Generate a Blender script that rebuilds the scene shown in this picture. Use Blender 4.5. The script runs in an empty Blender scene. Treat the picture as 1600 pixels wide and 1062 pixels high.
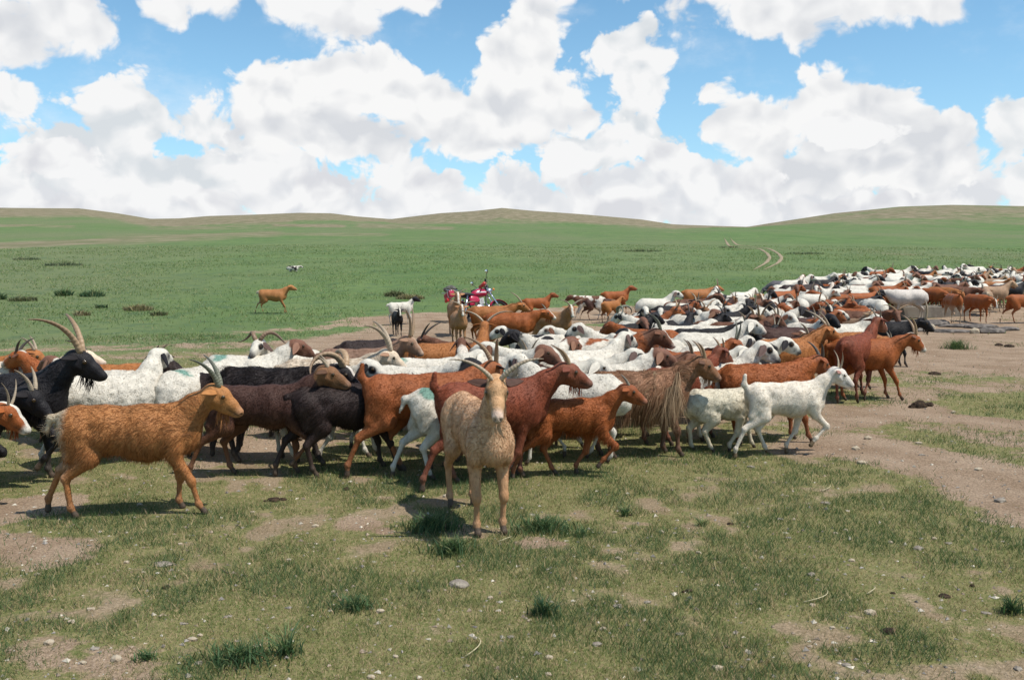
import bpy, math, random
import numpy as np
from mathutils import Vector, Matrix
try:
    import openvdb as vdb
except ImportError:
    import pyopenvdb as vdb

random.seed(7)
RNG = np.random.default_rng(7)
SC = bpy.context.scene
COL = SC.collection
R = math.radians

# ------------------------------------------------------------------ camera
PW, PH, F = 1600.0, 1062.0, 1422.0          # photograph size and focal length in its pixels
CAM_H = 1.68
PITCH = math.atan((531 - 400) / F)
cam_d = bpy.data.cameras.new('camera')
cam_d.sensor_width = 36.0
cam_d.lens = 36.0 * F / PW
cam_d.clip_start = 0.1
cam_d.clip_end = 6000
cam = bpy.data.objects.new('camera', cam_d)
COL.objects.link(cam)
cam.location = (0, 0, CAM_H)
cam.rotation_euler = (R(90) - PITCH, 0, 0)
SC.camera = cam

# ------------------------------------------------------------------ light
SUN = Vector((0.42, -0.20, 0.885)).normalized()
sun_el = math.asin(SUN.z)
sun_az = math.atan2(SUN.x, SUN.y)
sd = bpy.data.lights.new('sun', 'SUN')
sd.energy = 5.0
sd.angle = R(0.5)
sd.color = (1.0, 0.955, 0.88)
so = bpy.data.objects.new('sun', sd)
so.rotation_euler = SUN.to_track_quat('Z', 'Y').to_euler()
so.location = (0, 0, 30)
COL.objects.link(so)
vs = SC.view_settings
vs.view_transform = 'Standard'
vs.look = 'None'
vs.gamma = 1.0
vs.use_curve_mapping = False
vs.exposure = 0.08


# ------------------------------------------------------------------ node helper
class NB:
    """small expression builder for node trees"""
    def __init__(s, nt):
        s.nt = nt
    def new(s, t, **kw):
        n = s.nt.nodes.new(t)
        for k, v in kw.items():
            setattr(n, k, v)
        return n
    def put(s, sock, v):
        if isinstance(v, bpy.types.NodeSocket):
            s.nt.links.new(v, sock)
        elif v is not None:
            if sock.type == 'RGBA' and len(v) == 3:
                v = (*v, 1)
            sock.default_value = v
    def m(s, op, a, b=None, c=None, clamp=False):
        n = s.new('ShaderNodeMath', operation=op, use_clamp=clamp)
        s.put(n.inputs[0], a)
        if b is not None: s.put(n.inputs[1], b)
        if c is not None: s.put(n.inputs[2], c)
        return n.outputs[0]
    def v(s, op, a, b=None, scale=None):
        n = s.new('ShaderNodeVectorMath', operation=op)
        s.put(n.inputs[0], a)
        if b is not None: s.put(n.inputs[1], b)
        if scale is not None: s.put(n.inputs['Scale'], scale)
        return n.outputs['Value'] if op in ('LENGTH', 'DOT_PRODUCT', 'DISTANCE') else n.outputs[0]
    def mr(s, x, a, b, c=0.0, d=1.0, smooth=True):
        n = s.new('ShaderNodeMapRange', interpolation_type='SMOOTHSTEP' if smooth else 'LINEAR')
        s.put(n.inputs[0], x)
        for i, q in enumerate((a, b, c, d)):
            s.put(n.inputs[i + 1], q)
        return n.outputs[0]
    def mix(s, f, a, b, blend='MIX'):
        n = s.new('ShaderNodeMix', data_type='RGBA', blend_type=blend)
        s.put(n.inputs[0], f)
        s.put(n.inputs[6], a)
        s.put(n.inputs[7], b)
        return n.outputs[2]
    def noise(s, vec, scale, detail=4, rough=0.55, col=False, dist=0.0):
        n = s.new('ShaderNodeTexNoise')
        if vec is not None: s.put(n.inputs['Vector'], vec)
        n.inputs['Scale'].default_value = scale
        n.inputs['Detail'].default_value = detail
        n.inputs['Roughness'].default_value = rough
        n.inputs['Distortion'].default_value = dist
        return n.outputs['Color' if col else 'Fac']
    def voro(s, vec, scale, detail=0.0, rough=0.5, feature='F1', out='Distance', smooth=None, rnd=1.0):
        n = s.new('ShaderNodeTexVoronoi', feature=feature)
        if vec is not None: s.put(n.inputs['Vector'], vec)
        n.inputs['Scale'].default_value = scale
        n.inputs['Detail'].default_value = detail
        n.inputs['Roughness'].default_value = rough
        n.inputs['Randomness'].default_value = rnd
        if smooth is not None: n.inputs['Smoothness'].default_value = smooth
        return n.outputs[out]
    def attr(s, name, typ='GEOMETRY', out='Fac'):
        n = s.new('ShaderNodeAttribute', attribute_type=typ, attribute_name=name)
        return n.outputs[out]
    def comb(s, x, y, z):
        n = s.new('ShaderNodeCombineXYZ')
        s.put(n.inputs[0], x); s.put(n.inputs[1], y); s.put(n.inputs[2], z)
        return n.outputs[0]
    def sep(s, v):
        n = s.new('ShaderNodeSeparateXYZ')
        s.put(n.inputs[0], v)
        return n.outputs
    def bump(s, h, strength=0.5, dist=0.01, normal=None):
        n = s.new('ShaderNodeBump')
        n.inputs['Strength'].default_value = strength
        n.inputs['Distance'].default_value = dist
        s.put(n.inputs['Height'], h)
        if normal is not None: s.put(n.inputs['Normal'], normal)
        return n.outputs[0]


def px_dir(px, py):
    """world direction of the ray through a point of the photograph"""
    x, y = (px - PW / 2) / F, (PH / 2 - py) / F
    c, s_ = math.cos(PITCH), math.sin(PITCH)
    return Vector((x, c + y * s_, -s_ + y * c))


# ------------------------------------------------------------------ sky: Nishita plus procedural cumulus in the world shader
def build_world():
    w = bpy.data.worlds.new('World')
    SC.world = w
    w.use_nodes = True
    nt = w.node_tree
    nt.nodes.clear()
    b = NB(nt)
    sky = b.new('ShaderNodeTexSky', sky_type='NISHITA', sun_disc=False, sun_elevation=sun_el, sun_rotation=sun_az)
    sky.altitude = 1300; sky.air_density = 1.0; sky.dust_density = 0.35; sky.ozone_density = 1.6
    tc = b.new('ShaderNodeTexCoord')
    d = tc.outputs['Generated']
    sx, sy, sz = b.sep(d)
    az = b.m('ARCTAN2', sx, sy)
    el = b.m('ARCSINE', sz)
    p = b.comb(az, el, 0.0)
    # domain warp so that no cloud edge keeps a drawn shape
    wn = b.noise(p, 11.0, 2, 0.6, col=True)
    warp = b.v('MULTIPLY', b.v('SUBTRACT', wn, (0.5, 0.5, 0.5)), (0.055, 0.035, 0.0))
    pw = b.v('ADD', p, warp)
    light = (-0.006, -0.017, 0.0)         # towards the sun as seen on the dome (down = away from light)

    def field(blobs, pos):
        cur = None
        for (px, py, rx, ry) in blobs:
            dv = px_dir(px, py)
            a0 = math.atan2(dv.x, dv.y); e0 = math.atan2(dv.z, math.hypot(dv.x, dv.y))
            q = b.v('MULTIPLY', b.v('SUBTRACT', pos, (a0, e0, 0)), (F / rx, F / ry, 0))
            L = b.v('LENGTH', q)
            cur = L if cur is None else b.m('SMOOTH_MIN', cur, L, 0.25)
        return b.m('SUBTRACT', 1.0, cur)

    def billow(pos, seed, scale, vd=3.0, nd=6.0):
        ps = b.v('MULTIPLY_ADD', pos, (scale, scale * 1.12, 0))
        ps.node.inputs[2].default_value = (seed, seed * 0.7, 0)
        vn_ = b.new('ShaderNodeTexVoronoi', feature='F1', voronoi_dimensions='2D')
        b.put(vn_.inputs['Vector'], ps)
        vn_.inputs['Scale'].default_value = 1.0
        vn_.inputs['Detail'].default_value = vd
        vn_.inputs['Roughness'].default_value = 0.58
        vn_.inputs['Lacunarity'].default_value = 2.3
        nn_ = b.new('ShaderNodeTexNoise', noise_dimensions='2D')
        b.put(nn_.inputs['Vector'], ps)
        nn_.inputs['Scale'].default_value = 0.9
        nn_.inputs['Detail'].default_value = nd
        nn_.inputs['Roughness'].default_value = 0.60
        return b.m('ADD', b.m('MULTIPLY', b.m('SUBTRACT', 0.48, vn_.outputs['Distance']), 0.62), b.m('MULTIPLY', b.m('SUBTRACT', nn_.outputs['Fac'], 0.5), 1.7))

    pl = b.v('ADD', pw, light)
    BIL = {}
    for key, seed, scale in (('a', 1.7, 17.0), ('b', 13.2, 13.0)):
        BIL[key] = (billow(pw, seed, scale), billow(pw, seed, scale, 1.5, 2.0), billow(pl, seed, scale, 1.5, 2.0), billow(pl, seed, scale, 2.5, 4.0))

    def layer(base, blobs, key, amp, soft, base_y, top_y, shade, white, grey, extra=None):
        fld = field(blobs, pw)
        if extra is not None:
            fld = b.m('MAXIMUM', fld, extra)
        n0, ns, n1, n1f = BIL[key]
        dens = b.m('ADD', fld, b.m('MULTIPLY', n0, amp))
        al = b.mr(dens, 0.0, soft)
        diff = b.m('ADD', b.m('SUBTRACT', n1, ns), b.m('MULTIPLY', b.m('SUBTRACT', n1f, n0), 0.45))                     # lobes facing up are brighter than what they overhang
        e_lo = math.atan2(px_dir(800, base_y).z, 1.0); e_hi = math.atan2(px_dir(800, top_y).z, 1.0)
        hgt = b.mr(el, e_lo, e_hi)
        thin = b.mr(dens, 0.0, 0.5)
        t = b.m('ADD', b.m('MULTIPLY', diff, -shade), b.m('MULTIPLY', hgt, 0.45))
        t = b.m('ADD', t, b.m('MULTIPLY', b.m('SUBTRACT', 1.0, thin), 0.30))
        t = b.m('ADD', t, 0.42, clamp=True)
        c = b.mix(t, grey, white)
        return b.mix(al, base, c)

    # blue sky
    blue = b.mix(1.0, sky.outputs[0], (0.86, 1.12, 1.10), 'MULTIPLY')
    blue = b.v('SCALE', blue, scale=0.138)
    hz = b.mr(el, 0.0, 0.30)
    blue = b.mix(b.m('MULTIPLY', b.m('SUBTRACT', 1.0, hz), 0.40), blue, (0.40, 0.61, 0.86))
    W = (0.875, 0.878, 0.882); G = (0.60, 0.625, 0.665)
    # outside the frame the sky goes on with clouds of the same kind
    gn = b.noise(b.comb(b.m('MULTIPLY', az, 1.0), b.m('MULTIPLY', el, 1.6), 3.3), 2.6, 3, 0.5)
    side = b.m('MAXIMUM', b.mr(b.m('ABSOLUTE', az), 0.60, 0.75), b.mr(el, 0.36, 0.50))
    gen = b.m('SUBTRACT', b.m('MULTIPLY', b.m('SUBTRACT', gn, 0.53), 5.0), b.m('MULTIPLY', b.m('SUBTRACT', 1.0, side), 9.0))
    cur = blue
    # thin veil
    vn = b.noise(b.v('MULTIPLY', p, (3.0, 5.0, 1)), 2.2, 6, 0.6)
    cur = b.mix(b.m('MULTIPLY', b.mr(vn, 0.50, 0.75), 0.35), cur, (0.86, 0.90, 0.95))
    # high clouds cut by the top of the frame
    top = [(75, 25, 118, 88), (30, 70, 110, 52), (262, 20, 45, 38), (330, -20, 120, 60), (480, 0, 150, 62), (560, 35, 60, 40), (640, -15, 60, 40), (-60, 40, 120, 80),
           (1120, -25, 170, 62), (1230, 15, 170, 62), (1330, 0, 170, 50), (1480, 15, 50, 25), (1020, -30, 90, 40), (845, 12, 70, 70)]
    cur = layer(cur, top, 'b', 0.78, 0.30, 95, 10, 1.1, W, (0.66, 0.68, 0.715), extra=gen)
    # farthest low bank
    low = [(400, 272, 330, 62), (1010, 280, 170, 60), (110, 245, 190, 62), (200, 325, 420, 105), (700, 335, 420, 62), (1250, 325, 420, 92), (1700, 335, 300, 60), (-300, 335, 400, 60), (60, 285, 150, 70), (230, 300, 150, 60), (420, 300, 180, 60), (560, 290, 90, 50), (680, 300, 90, 50), (830, 300, 150, 70), (960, 290, 130, 80), (1090, 300, 120, 60),
           (1250, 290, 150, 70), (1400, 290, 130, 60), (1540, 300, 100, 55), (-160, 290, 180, 80), (1700, 280, 200, 90)]
    cur = layer(cur, low, 'a', 0.84, 0.22, 345, 215, 1.35, W, (0.70, 0.72, 0.755))
    # back banks
    back = [(20, 150, 50, 36), (980, 75, 70, 55), (1010, 35, 45, 35), (1000, 130, 65, 70), (1010, 200, 90, 60), (920, 250, 130, 55), (1580, 215, 42, 60), (1590, 170, 36, 34), (1605, 290, 30, 60),
            (90, 220, 110, 70), (180, 180, 120, 65), (300, 190, 110, 60), (150, 255, 200, 50), (280, 270, 120, 50)]
    cur = layer(cur, back, 'a', 0.84, 0.24, 285, 130, 1.35, W, (0.66, 0.70, 0.735))
    # big central cloud with its tower, and the right hand cumulus
    main = [(420, 165, 80, 85), (500, 150, 110, 85), (590, 140, 95, 90), (640, 165, 90, 85), (540, 205, 190, 55), (720, 190, 120, 70), (820, 150, 110, 110), (830, 60, 72, 82), (790, 100, 62, 60),
            (870, 170, 120, 75), (760, 210, 190, 42), (1120, 145, 48, 52), (1150, 190, 75, 55), (1200, 220, 100, 65), (1310, 165, 100, 62), (1370, 150, 80, 50), (1440, 200, 85, 50), (1350, 230, 160, 65), (1480, 190, 40, 38), (1250, 270, 150, 45), (1460, 265, 90, 50)]
    cur = layer(cur, main, 'b', 0.80, 0.20, 262, 130, 1.35, (0.89, 0.89, 0.888), (0.66, 0.68, 0.715))
    # nearest puffs low in front
    near = [(70, 240, 80, 42), (520, 285, 90, 40), (330, 320, 60, 34), (880, 275, 90, 52), (960, 330, 90, 40), (1020, 235, 70, 36), (1190, 290, 60, 40), (1330, 215, 70, 30), (1350, 320, 140, 26), (700, 285, 60, 34), (180, 325, 120, 30)]
    cur = layer(cur, near, 'a', 0.84, 0.20, 340, 220, 1.35, W, (0.68, 0.69, 0.725))
    bg = b.new('ShaderNodeBackground')
    b.put(bg.inputs[0], cur)
    bg.inputs[1].default_value = 1.0
    out = b.new('ShaderNodeOutputWorld')
    nt.links.new(bg.outputs[0], out.inputs[0])
    w.cycles.sampling_method = 'MANUAL'
    w.cycles.sample_map_resolution = 512


build_world()
# ================================================================== terrain
CREST = [(-600, 352), (-300, 338), (-120, 328), (0, 326), (130, 327), (185, 334), (240, 343), (285, 342), (330, 338), (470, 333), (520, 334), (560, 339), (612, 343), (690, 334), (740, 331), (785, 326.5),
         (830, 331), (900, 336), (1000, 344), (1050, 351), (1165, 354.5), (1200, 349), (1300, 334), (1400, 324.5), (1480, 322), (1600, 324), (1750, 330), (1900, 345), (2200, 352)]
CR_TH = np.array([math.atan2(c[0] - 800, F) for c in CREST])
CR_Z = np.array([CAM_H + (400 - c[1]) / F * 620 * math.cos(t) for c, t in zip(CREST, CR_TH)])
CR_D = 620.0


def terrain_np(x, y):
    x = np.asarray(x, float); y = np.asarray(y, float)
    q = np.maximum(0, y - 20)
    z = .04 * q * q / (q + 5)
    d = np.hypot(x, y); th = np.arctan2(x, y)
    cz = np.interp(th, CR_TH, CR_Z, left=20.5, right=20.5)
    qd = np.maximum(0, CR_D * np.cos(np.clip(th, -1.2, 1.2)) - 20); basec = .04 * qd * qd / (qd + 5)
    t = np.clip((d - 230) / (CR_D - 230), 0, 1); s = t * t * (3 - 2 * t)
    front = np.clip((y + 20) / 60, 0, 1)
    cap = np.minimum(d, CR_D); yc = y / np.maximum(d, 1e-6) * cap
    qc = np.maximum(0, yc - 20); zb = .04 * qc * qc / (qc + 5)
    z = zb + (cz - basec) * s * (y > 0)
    over = np.clip((d - CR_D) / 900, 0, 1)
    z = z * (1 - over) + np.where(d > CR_D, -8 * over, 0)
    far = np.clip((d - 60) / 300, 0, 1)
    z = z + far * (.55 * np.sin(x * .019 + 1.0) * np.sin(y * .013) + .35 * np.sin(x * .043 + y * .031))* np.clip((CR_D + 60 - d) / 200, .25, 1)
    near = np.clip((40 - d) / 20, 0, 1)
    z = z + near * (.012 * np.sin(x * .9 + .4 * y) + .010 * np.sin(y * 1.3 - x * .5 + 1.0) + .006 * np.sin(x * 2.9 + 1.7) * np.sin(y * 2.3))
    return z


def terrain(x, y):
    return float(terrain_np(x, y))


def ground_at(px, py, H=0.0):
    """point where the ray through a photo pixel first meets the surface H above the ground"""
    d = px_dir(px, py)
    t, last = 2.0, None
    while t < 1500:
        h = CAM_H + d.z * t - terrain(d.x * t, d.y * t) - H
        if h <= 0:
            a, b = last or t - .1, t
            for _ in range(40):
                m = (a + b) / 2
                if CAM_H + d.z * m - terrain(d.x * m, d.y * m) - H <= 0: b = m
                else: a = m
            return Vector((d.x * b, d.y * b, terrain(d.x * b, d.y * b)))
        last = t
        t *= 1.01
    return Vector((d.x * 300, d.y * 300, terrain(d.x * 300, d.y * 300)))


def seg_dist(X, Y, a, b):
    ax, ay = a; bx, by = b
    dx, dy = bx - ax, by - ay
    t = np.clip(((X - ax) * dx + (Y - ay) * dy) / (dx * dx + dy * dy + 1e-9), 0, 1)
    return np.hypot(X - ax - t * dx, Y - ay - t * dy), t


def g2(px, py):
    v = ground_at(px, py)
    return (v.x, v.y)


# bare earth: (start, end, radius at start, radius at end, strength)
DIRT = [((500, 538), (760, 512), 1.0, 2.4, 1.0), ((640, 500), (960, 490), 1.6, 2.2, 1.0), ((600, 530), (900, 520), 1.2, 1.6, 1.0), ((960, 492), (1150, 500), 2.0, 2.5, .9),
        ((1250, 560), (1420, 540), 2.5, 2.2, .95), ((1400, 560), (1640, 560), 2.0, 2.4, 1.0), ((1380, 520), (1640, 515), 3.0, 3.2, 1.0), ((1500, 490), (1640, 485), 2.5, 2.6, .85),
        ((1300, 660), (1440, 640), .45, .45, .8), ((1330, 640), (1640, 668), .28, .42, .9), ((1330, 694), (1520, 738), .46, .48, 1.0), ((1520, 738), (1680, 812), .48, .46, 1.0), ((1280, 700), (1340, 690), .45, .5, .8),
        ((1380, 610), (1640, 600), .5, .7, .55),
        ((-60, 810), (60, 790), .35, .3, .9), ((-40, 845), (70, 860), .25, .3, .7), ((560, 690), (760, 720), .4, .4, .35), ((1010, 640), (1260, 640), 1.0, 1.0, .6), ((330, 700), (560, 660), .8, .9, .6),
        ((40, 545), (420, 540), .7, .9, .45), ((380, 520), (560, 505), .5, .7, .45), ((200, 555), (500, 560), .6, .7, .5), ((560, 820), (600, 830), .20, .10, .65), ((835, 848), (880, 852), .12, .08, .7), ((60, 1010), (200, 1050), .2, .22, .45),
        ((1380, 640), (1640, 700), .6, .6, .52), ((1330, 600), (1420, 620), .5, .5, .6)]
# tan, stony bands on the slopes: pixel lines with radius as a share of the distance
BANDS = [((-60, 386), (180, 376), 6, .85), ((180, 376), (420, 366), 9, .8), ((420, 366), (600, 367), 4, .7), ((240, 356), (420, 356), 6, .65), ((430, 352), (530, 353), 3, .9), ((-20, 352), (110, 354), 3.5, .7),
         ((570, 353), (700, 356), 4.5, .7), ((850, 409), (960, 408), 3.2, .6), ((1380, 397), (1440, 398), 1.6, .5), ((965, 371), (1025, 371), 1.8, .55), ((1040, 363), (1110, 362), 1.6, .5), ((800, 380), (842, 379), 1.5, .5), ((600, 376), (690, 377), 2, .5),
         ((1500, 365), (1620, 362), 3, .4), ((1180, 352), (1260, 350), 3, .5), ((1530, 375), (1600, 376), 2, .35), ((740, 360), (900, 362), 2.2, .4)]


def build_ground():
    # one sheet in rings round the camera, fine where the camera looks
    ang = np.concatenate([np.arange(-42, 42, .22), np.arange(42, 318, 3.0)])
    ang = np.radians(ang)
    rad = np.concatenate([[.0], np.geomspace(.8, 30, 170), np.geomspace(30.6, 760, 150), np.geomspace(790, 3600, 14)])
    A, Rr = np.meshgrid(ang, rad)
    X = Rr * np.sin(A); Y = Rr * np.cos(A)
    Z = terrain_np(X, Y)
    na, nr = len(ang), len(rad)
    pts = np.stack([X, Y, Z], -1).reshape(-1, 3)
    i = np.arange(nr - 1)[:, None] * na; j = np.arange(na)[None, :]; j2 = (j + 1) % na
    quads = np.stack([i + j, i + j2, i + na + j2, i + na + j], -1).reshape(-1, 4)[:, ::-1]
    dirt = np.zeros(X.shape); D = np.hypot(X, Y)
    for p0, p1, r0, r1, st in DIRT:
        d, t = seg_dist(X, Y, g2(*p0), g2(*p1))
        r = r0 + (r1 - r0) * t
        dirt = np.maximum(dirt, st * np.clip(1.35 - d / r * .85, 0, 1))
    # tan, stony ground on the slopes: streaks along them and the bald tops of the hills
    dz = Z - CAM_H; c_, s_ = math.cos(PITCH), math.sin(PITCH)
    fw = np.maximum(Y * c_ - dz * s_, 1e-3)
    pxs = np.where(Y > 60, PW / 2 + F * X / fw, -9999); pys = PH / 2 - F * (Y * s_ + dz * c_) / fw
    band = np.zeros(X.shape)
    for p0, p1, th_, st in BANDS:
        d, t = seg_dist(pxs * .25, pys, (p0[0] * .25, p0[1]), (p1[0] * .25, p1[1]))
        band = np.maximum(band, st * .86 * np.clip(1.3 - d / th_ * .8, 0, 1))
    crest_y = np.interp(pxs, [c[0] for c in CREST], [c[1] for c in CREST])
    reach = np.interp(pxs, [-500, 0, 100, 180, 300, 420, 520, 600, 640, 700, 785, 880, 1000, 1080, 1160, 1230, 1330, 1450, 1600, 2000], [25, 24, 20, 16, 22, 26, 16, 8, 16, 24, 28, 20, 14, 7, 2, 9, 24, 34, 34, 30])
    reach = reach * np.where(pxs < 620, .68, np.where(pxs < 1170, .75, .9))
    top = np.clip(1.45 - (pys - crest_y) / reach, 0, 1) * np.where(pxs > 1180, .72, 1.0)
    band = np.where(Y > 60, np.maximum(band, top), 0)
    lush = np.clip((D - 9) / 14, 0, 1)
    me = np_mesh('ground', pts, quads)
    bare = bare_np(X, Y)
    for nm, v in (('dirt', dirt), ('band', band), ('lush', lush), ('bare', bare)):
        at = me.attributes.new(nm, 'FLOAT', 'POINT'); at.data.foreach_set('value', v.ravel().astype(np.float32))
    m = bpy.data.materials.new('steppe'); m.use_nodes = True
    nt = m.node_tree; b = NB(nt); bs = nt.nodes['Principled BSDF']
    geo = b.new('ShaderNodeNewGeometry'); P = geo.outputs['Position']
    n_big = b.noise(P, .35, 4, .55)
    n_mid = b.noise(P, 1.7, 5, .6)
    n_small = b.noise(P, 9.0, 5, .65)
    n_fine = b.noise(P, 60.0, 4, .7)
    n_grit = b.noise(P, 210.0, 3, .7)
    far = b.noise(b.v('MULTIPLY', P, (.030, .011, .0)), 1.0, 6, .62)
    far2 = b.noise(b.v('MULTIPLY', P, (.25, .10, .0)), 1.0, 5, .65)
    # soil
    soil = b.mix(b.mr(n_mid, .35, .65), (.315, .222, .148), (.41, .305, .215))
    soil = b.mix(b.mr(n_fine, .38, .66), b.mix(1.0, soil, (.62, .60, .58), 'MULTIPLY'), soil)
    soil = b.mix(b.mr(n_grit, .66, .74), soil, (.42, .37, .31))
    # short turf seen between the blades
    turf = b.mix(b.mr(n_small, .35, .65), (.135, .148, .050), (.215, .200, .085))
    turf = b.mix(b.mr(n_fine, .48, .70), turf, (.32, .245, .140))
    lushc = b.mix(b.mr(far2, .3, .7), (.080, .140, .044), (.125, .185, .064))
    lushc = b.mix(b.mr(far, .35, .7), lushc, (.145, .165, .080))
    lushc = b.mix(b.m('MULTIPLY', b.mr(n_small, .55, .75), .45), lushc, (.175, .175, .105))
    lushc = b.mix(b.m('MULTIPLY', b.mr(n_mid, .46, .66), .55), lushc, (.056, .098, .054))
    lu = b.m('ADD', b.attr('lush'), b.m('MULTIPLY', b.m('SUBTRACT', n_big, .5), 1.1))
    grass = b.mix(b.mr(lu, .25, .75), turf, lushc)
    # pale flecks of dry growth and stone in the turf
    fl = b.voro(P, 2.6, out='Distance')
    grass = b.mix(b.m('MULTIPLY', b.mr(b.m('ADD', fl, b.m('MULTIPLY', n_small, .08)), .115, .075), b.mr(n_mid, .50, .56)), grass, (.40, .37, .29))
    # bare patches
    e = b.m('ADD', b.m('MULTIPLY', b.m('SUBTRACT', n_mid, .5), 1.5), b.m('MULTIPLY', b.m('SUBTRACT', n_small, .5), .9))
    dm = b.mr(b.m('ADD', b.m('MULTIPLY', b.attr('dirt'), 1.25), b.m('MULTIPLY', e, b.mr(b.attr('dirt'), 0, .2))), .42, .66)
    nearbare = b.m('MULTIPLY', b.mr(b.m('ADD', b.attr('bare'), b.m('MULTIPLY', b.m('SUBTRACT', n_small, .5), .25)), .585, .70), b.m('SUBTRACT', 1.0, b.attr('lush')))
    dm = b.m('MAXIMUM', dm, b.m('MULTIPLY', nearbare, .8))
    col = b.mix(dm, grass, soil)
    rock = b.mix(b.mr(far2, .4, .62), (.170, .140, .088), (.250, .200, .138))
    rock = b.mix(b.mr(b.noise(b.v('MULTIPLY', P, (.35, .22, .1)), 1.0, 5, .7), .52, .66), rock, (.118, .124, .062))
    bm_ = b.mr(b.m('ADD', b.attr('band'), b.m('MULTIPLY', b.m('SUBTRACT', b.m('ADD', b.m('MULTIPLY', far2, .4), b.m('MULTIPLY', far, .6)), .5), 1.7)), .34, .80)
    bm_ = b.m('MULTIPLY', bm_, b.mr(b.attr('band'), .02, .2))
    col = b.mix(b.m('MULTIPLY', bm_, .88), col, rock)
    b.put(bs.inputs['Base Color'], col)
    bs.inputs['Roughness'].default_value = .95
    bs.inputs['Specular IOR Level'].default_value = .1
    h = b.m('ADD', b.m('MULTIPLY', n_small, 1.0), b.m('ADD', b.m('MULTIPLY', n_fine, .45), b.m('MULTIPLY', n_grit, .12)))
    b.put(bs.inputs['Normal'], b.bump(h, .8, .05))
    me.materials.append(m)
    o = bpy.data.objects.new('ground', me); COL.objects.link(o); o['kind'] = 'structure'
    return dirt


def build_tracks():
    m = simple_mat('track_earth', (.27, .215, .145), .95, .1, .25, 3)
    lines = [[(1131, 371), (1135, 378), (1139, 385), (1165, 388.5), (1188, 389), (1199, 396), (1203, 403), (1197, 411), (1176, 423)],
             [(1140, 371), (1146, 378), (1152, 383.5), (1178, 386), (1203, 389), (1216, 396), (1222, 403), (1216, 411), (1192, 423)]]
    for ln in lines:
        P = [np.array(g2(*p)) for p in ln]
        # resample with a smooth curve
        t = np.linspace(0, len(P) - 1, 90); xs = np.interp(t, range(len(P)), [p[0] for p in P]); ys = np.interp(t, range(len(P)), [p[1] for p in P])
        k = np.ones(7) / 7
        xs = np.convolve(np.pad(xs, 3, 'edge'), k, 'valid'); ys = np.convolve(np.pad(ys, 3, 'edge'), k, 'valid')
        C2 = np.stack([xs, ys], -1); T = np.gradient(C2, axis=0); T /= np.linalg.norm(T, axis=1, keepdims=True) + 1e-9
        N_ = np.stack([-T[:, 1], T[:, 0]], -1)
        w = (.10 + .04 * RNG.random(len(t))[:, None]) * np.clip(np.minimum(t, len(P) - 1 - t) / 1.2, .05, 1)[:, None] * np.where((t > 2.2) & (t < 3.8), .35, 1.0)[:, None]
        rows = []
        for q in (-1, -.4, .4, 1):
            XY = C2 + N_ * w * q
            rows.append(np.concatenate([XY, (terrain_np(XY[:, 0], XY[:, 1]) + (.05 if abs(q) < 1 else .02))[:, None]], 1))
        V = np.stack(rows, 1).reshape(-1, 3)
        Q = [(i * 4 + j, i * 4 + j + 1, i * 4 + j + 5, i * 4 + j + 4) for i in range(len(t) - 1) for j in range(3)]
        me = np_mesh('wheel_track', V, np.array(Q), True, m)
        o = bpy.data.objects.new('wheel_track', me); COL.objects.link(o); o['kind'] = 'structure'
# ================================================================== animals
def smin(a, b, k):
    h = np.clip(k - np.abs(a - b), 0, None) / k
    return np.minimum(a, b) - h * h * k * 0.25


def rot_y(a):
    c, s = math.cos(a), math.sin(a)
    return np.array([[c, 0, -s], [0, 1, 0], [s, 0, c]])       # positive a lifts +x towards +z


def rot_z(a):
    c, s = math.cos(a), math.sin(a)
    return np.array([[c, -s, 0], [s, c, 0], [0, 0, 1]])


FRONT = {   # joints of a front leg: x from the shoulder, absolute z
    'stand': ((-.035, .385), (.000, .215), (-.012, .065), (.012, .016)),
    'fwd': ((.015, .375), (.110, .225), (.150, .075), (.190, .016)),
    'back': ((-.055, .385), (-.095, .220), (-.185, .090), (-.180, .018)),
    'lift': ((.030, .390), (.145, .285), (.040, .170), (-.010, .105)),
    'set': ((-.020, .380), (.050, .220), (.060, .070), (.095, .016)),
    'lie': ((-.05, .37), (.07, .30), (-.05, .275), (-.09, .265)),
}
HIND = {    # stifle, hock, fetlock, toe: x from the hip, absolute z
    'stand': ((.075, .385), (-.075, .255), (-.055, .070), (-.025, .016)),
    'fwd': ((.140, .385), (.040, .240), (.110, .078), (.150, .016)),
    'back': ((.030, .390), (-.165, .275), (-.245, .095), (-.250, .022)),
    'lift': ((.130, .405), (-.015, .300), (.055, .150), (.050, .085)),
    'set': ((.100, .385), (-.030, .250), (.010, .072), (.045, .016)),
    'lie': ((.12, .36), (.0, .295), (.12, .275), (.17, .265)),
}
GAITS = {   # left front, right front, left hind, right hind (right = the camera's side of an animal walking right)
    'walk1': ('set', 'fwd', 'back', 'set'),
    'walk2': ('back', 'lift', 'fwd', 'back'),
    'walk3': ('fwd', 'back', 'stand', 'fwd'),
    'walk4': ('stand', 'lift', 'set', 'back'),
    'stand': ('stand', 'set', 'stand', 'set'),
    'lie': ('lie', 'lie', 'lie', 'lie'),
    'square': ('stand', 'stand', 'stand', 'stand'),
    'tan': ('stand', 'fwd', 'back', 'stand'),
    'kick': ('stand', 'back', 'set', 'back'),
}
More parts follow.
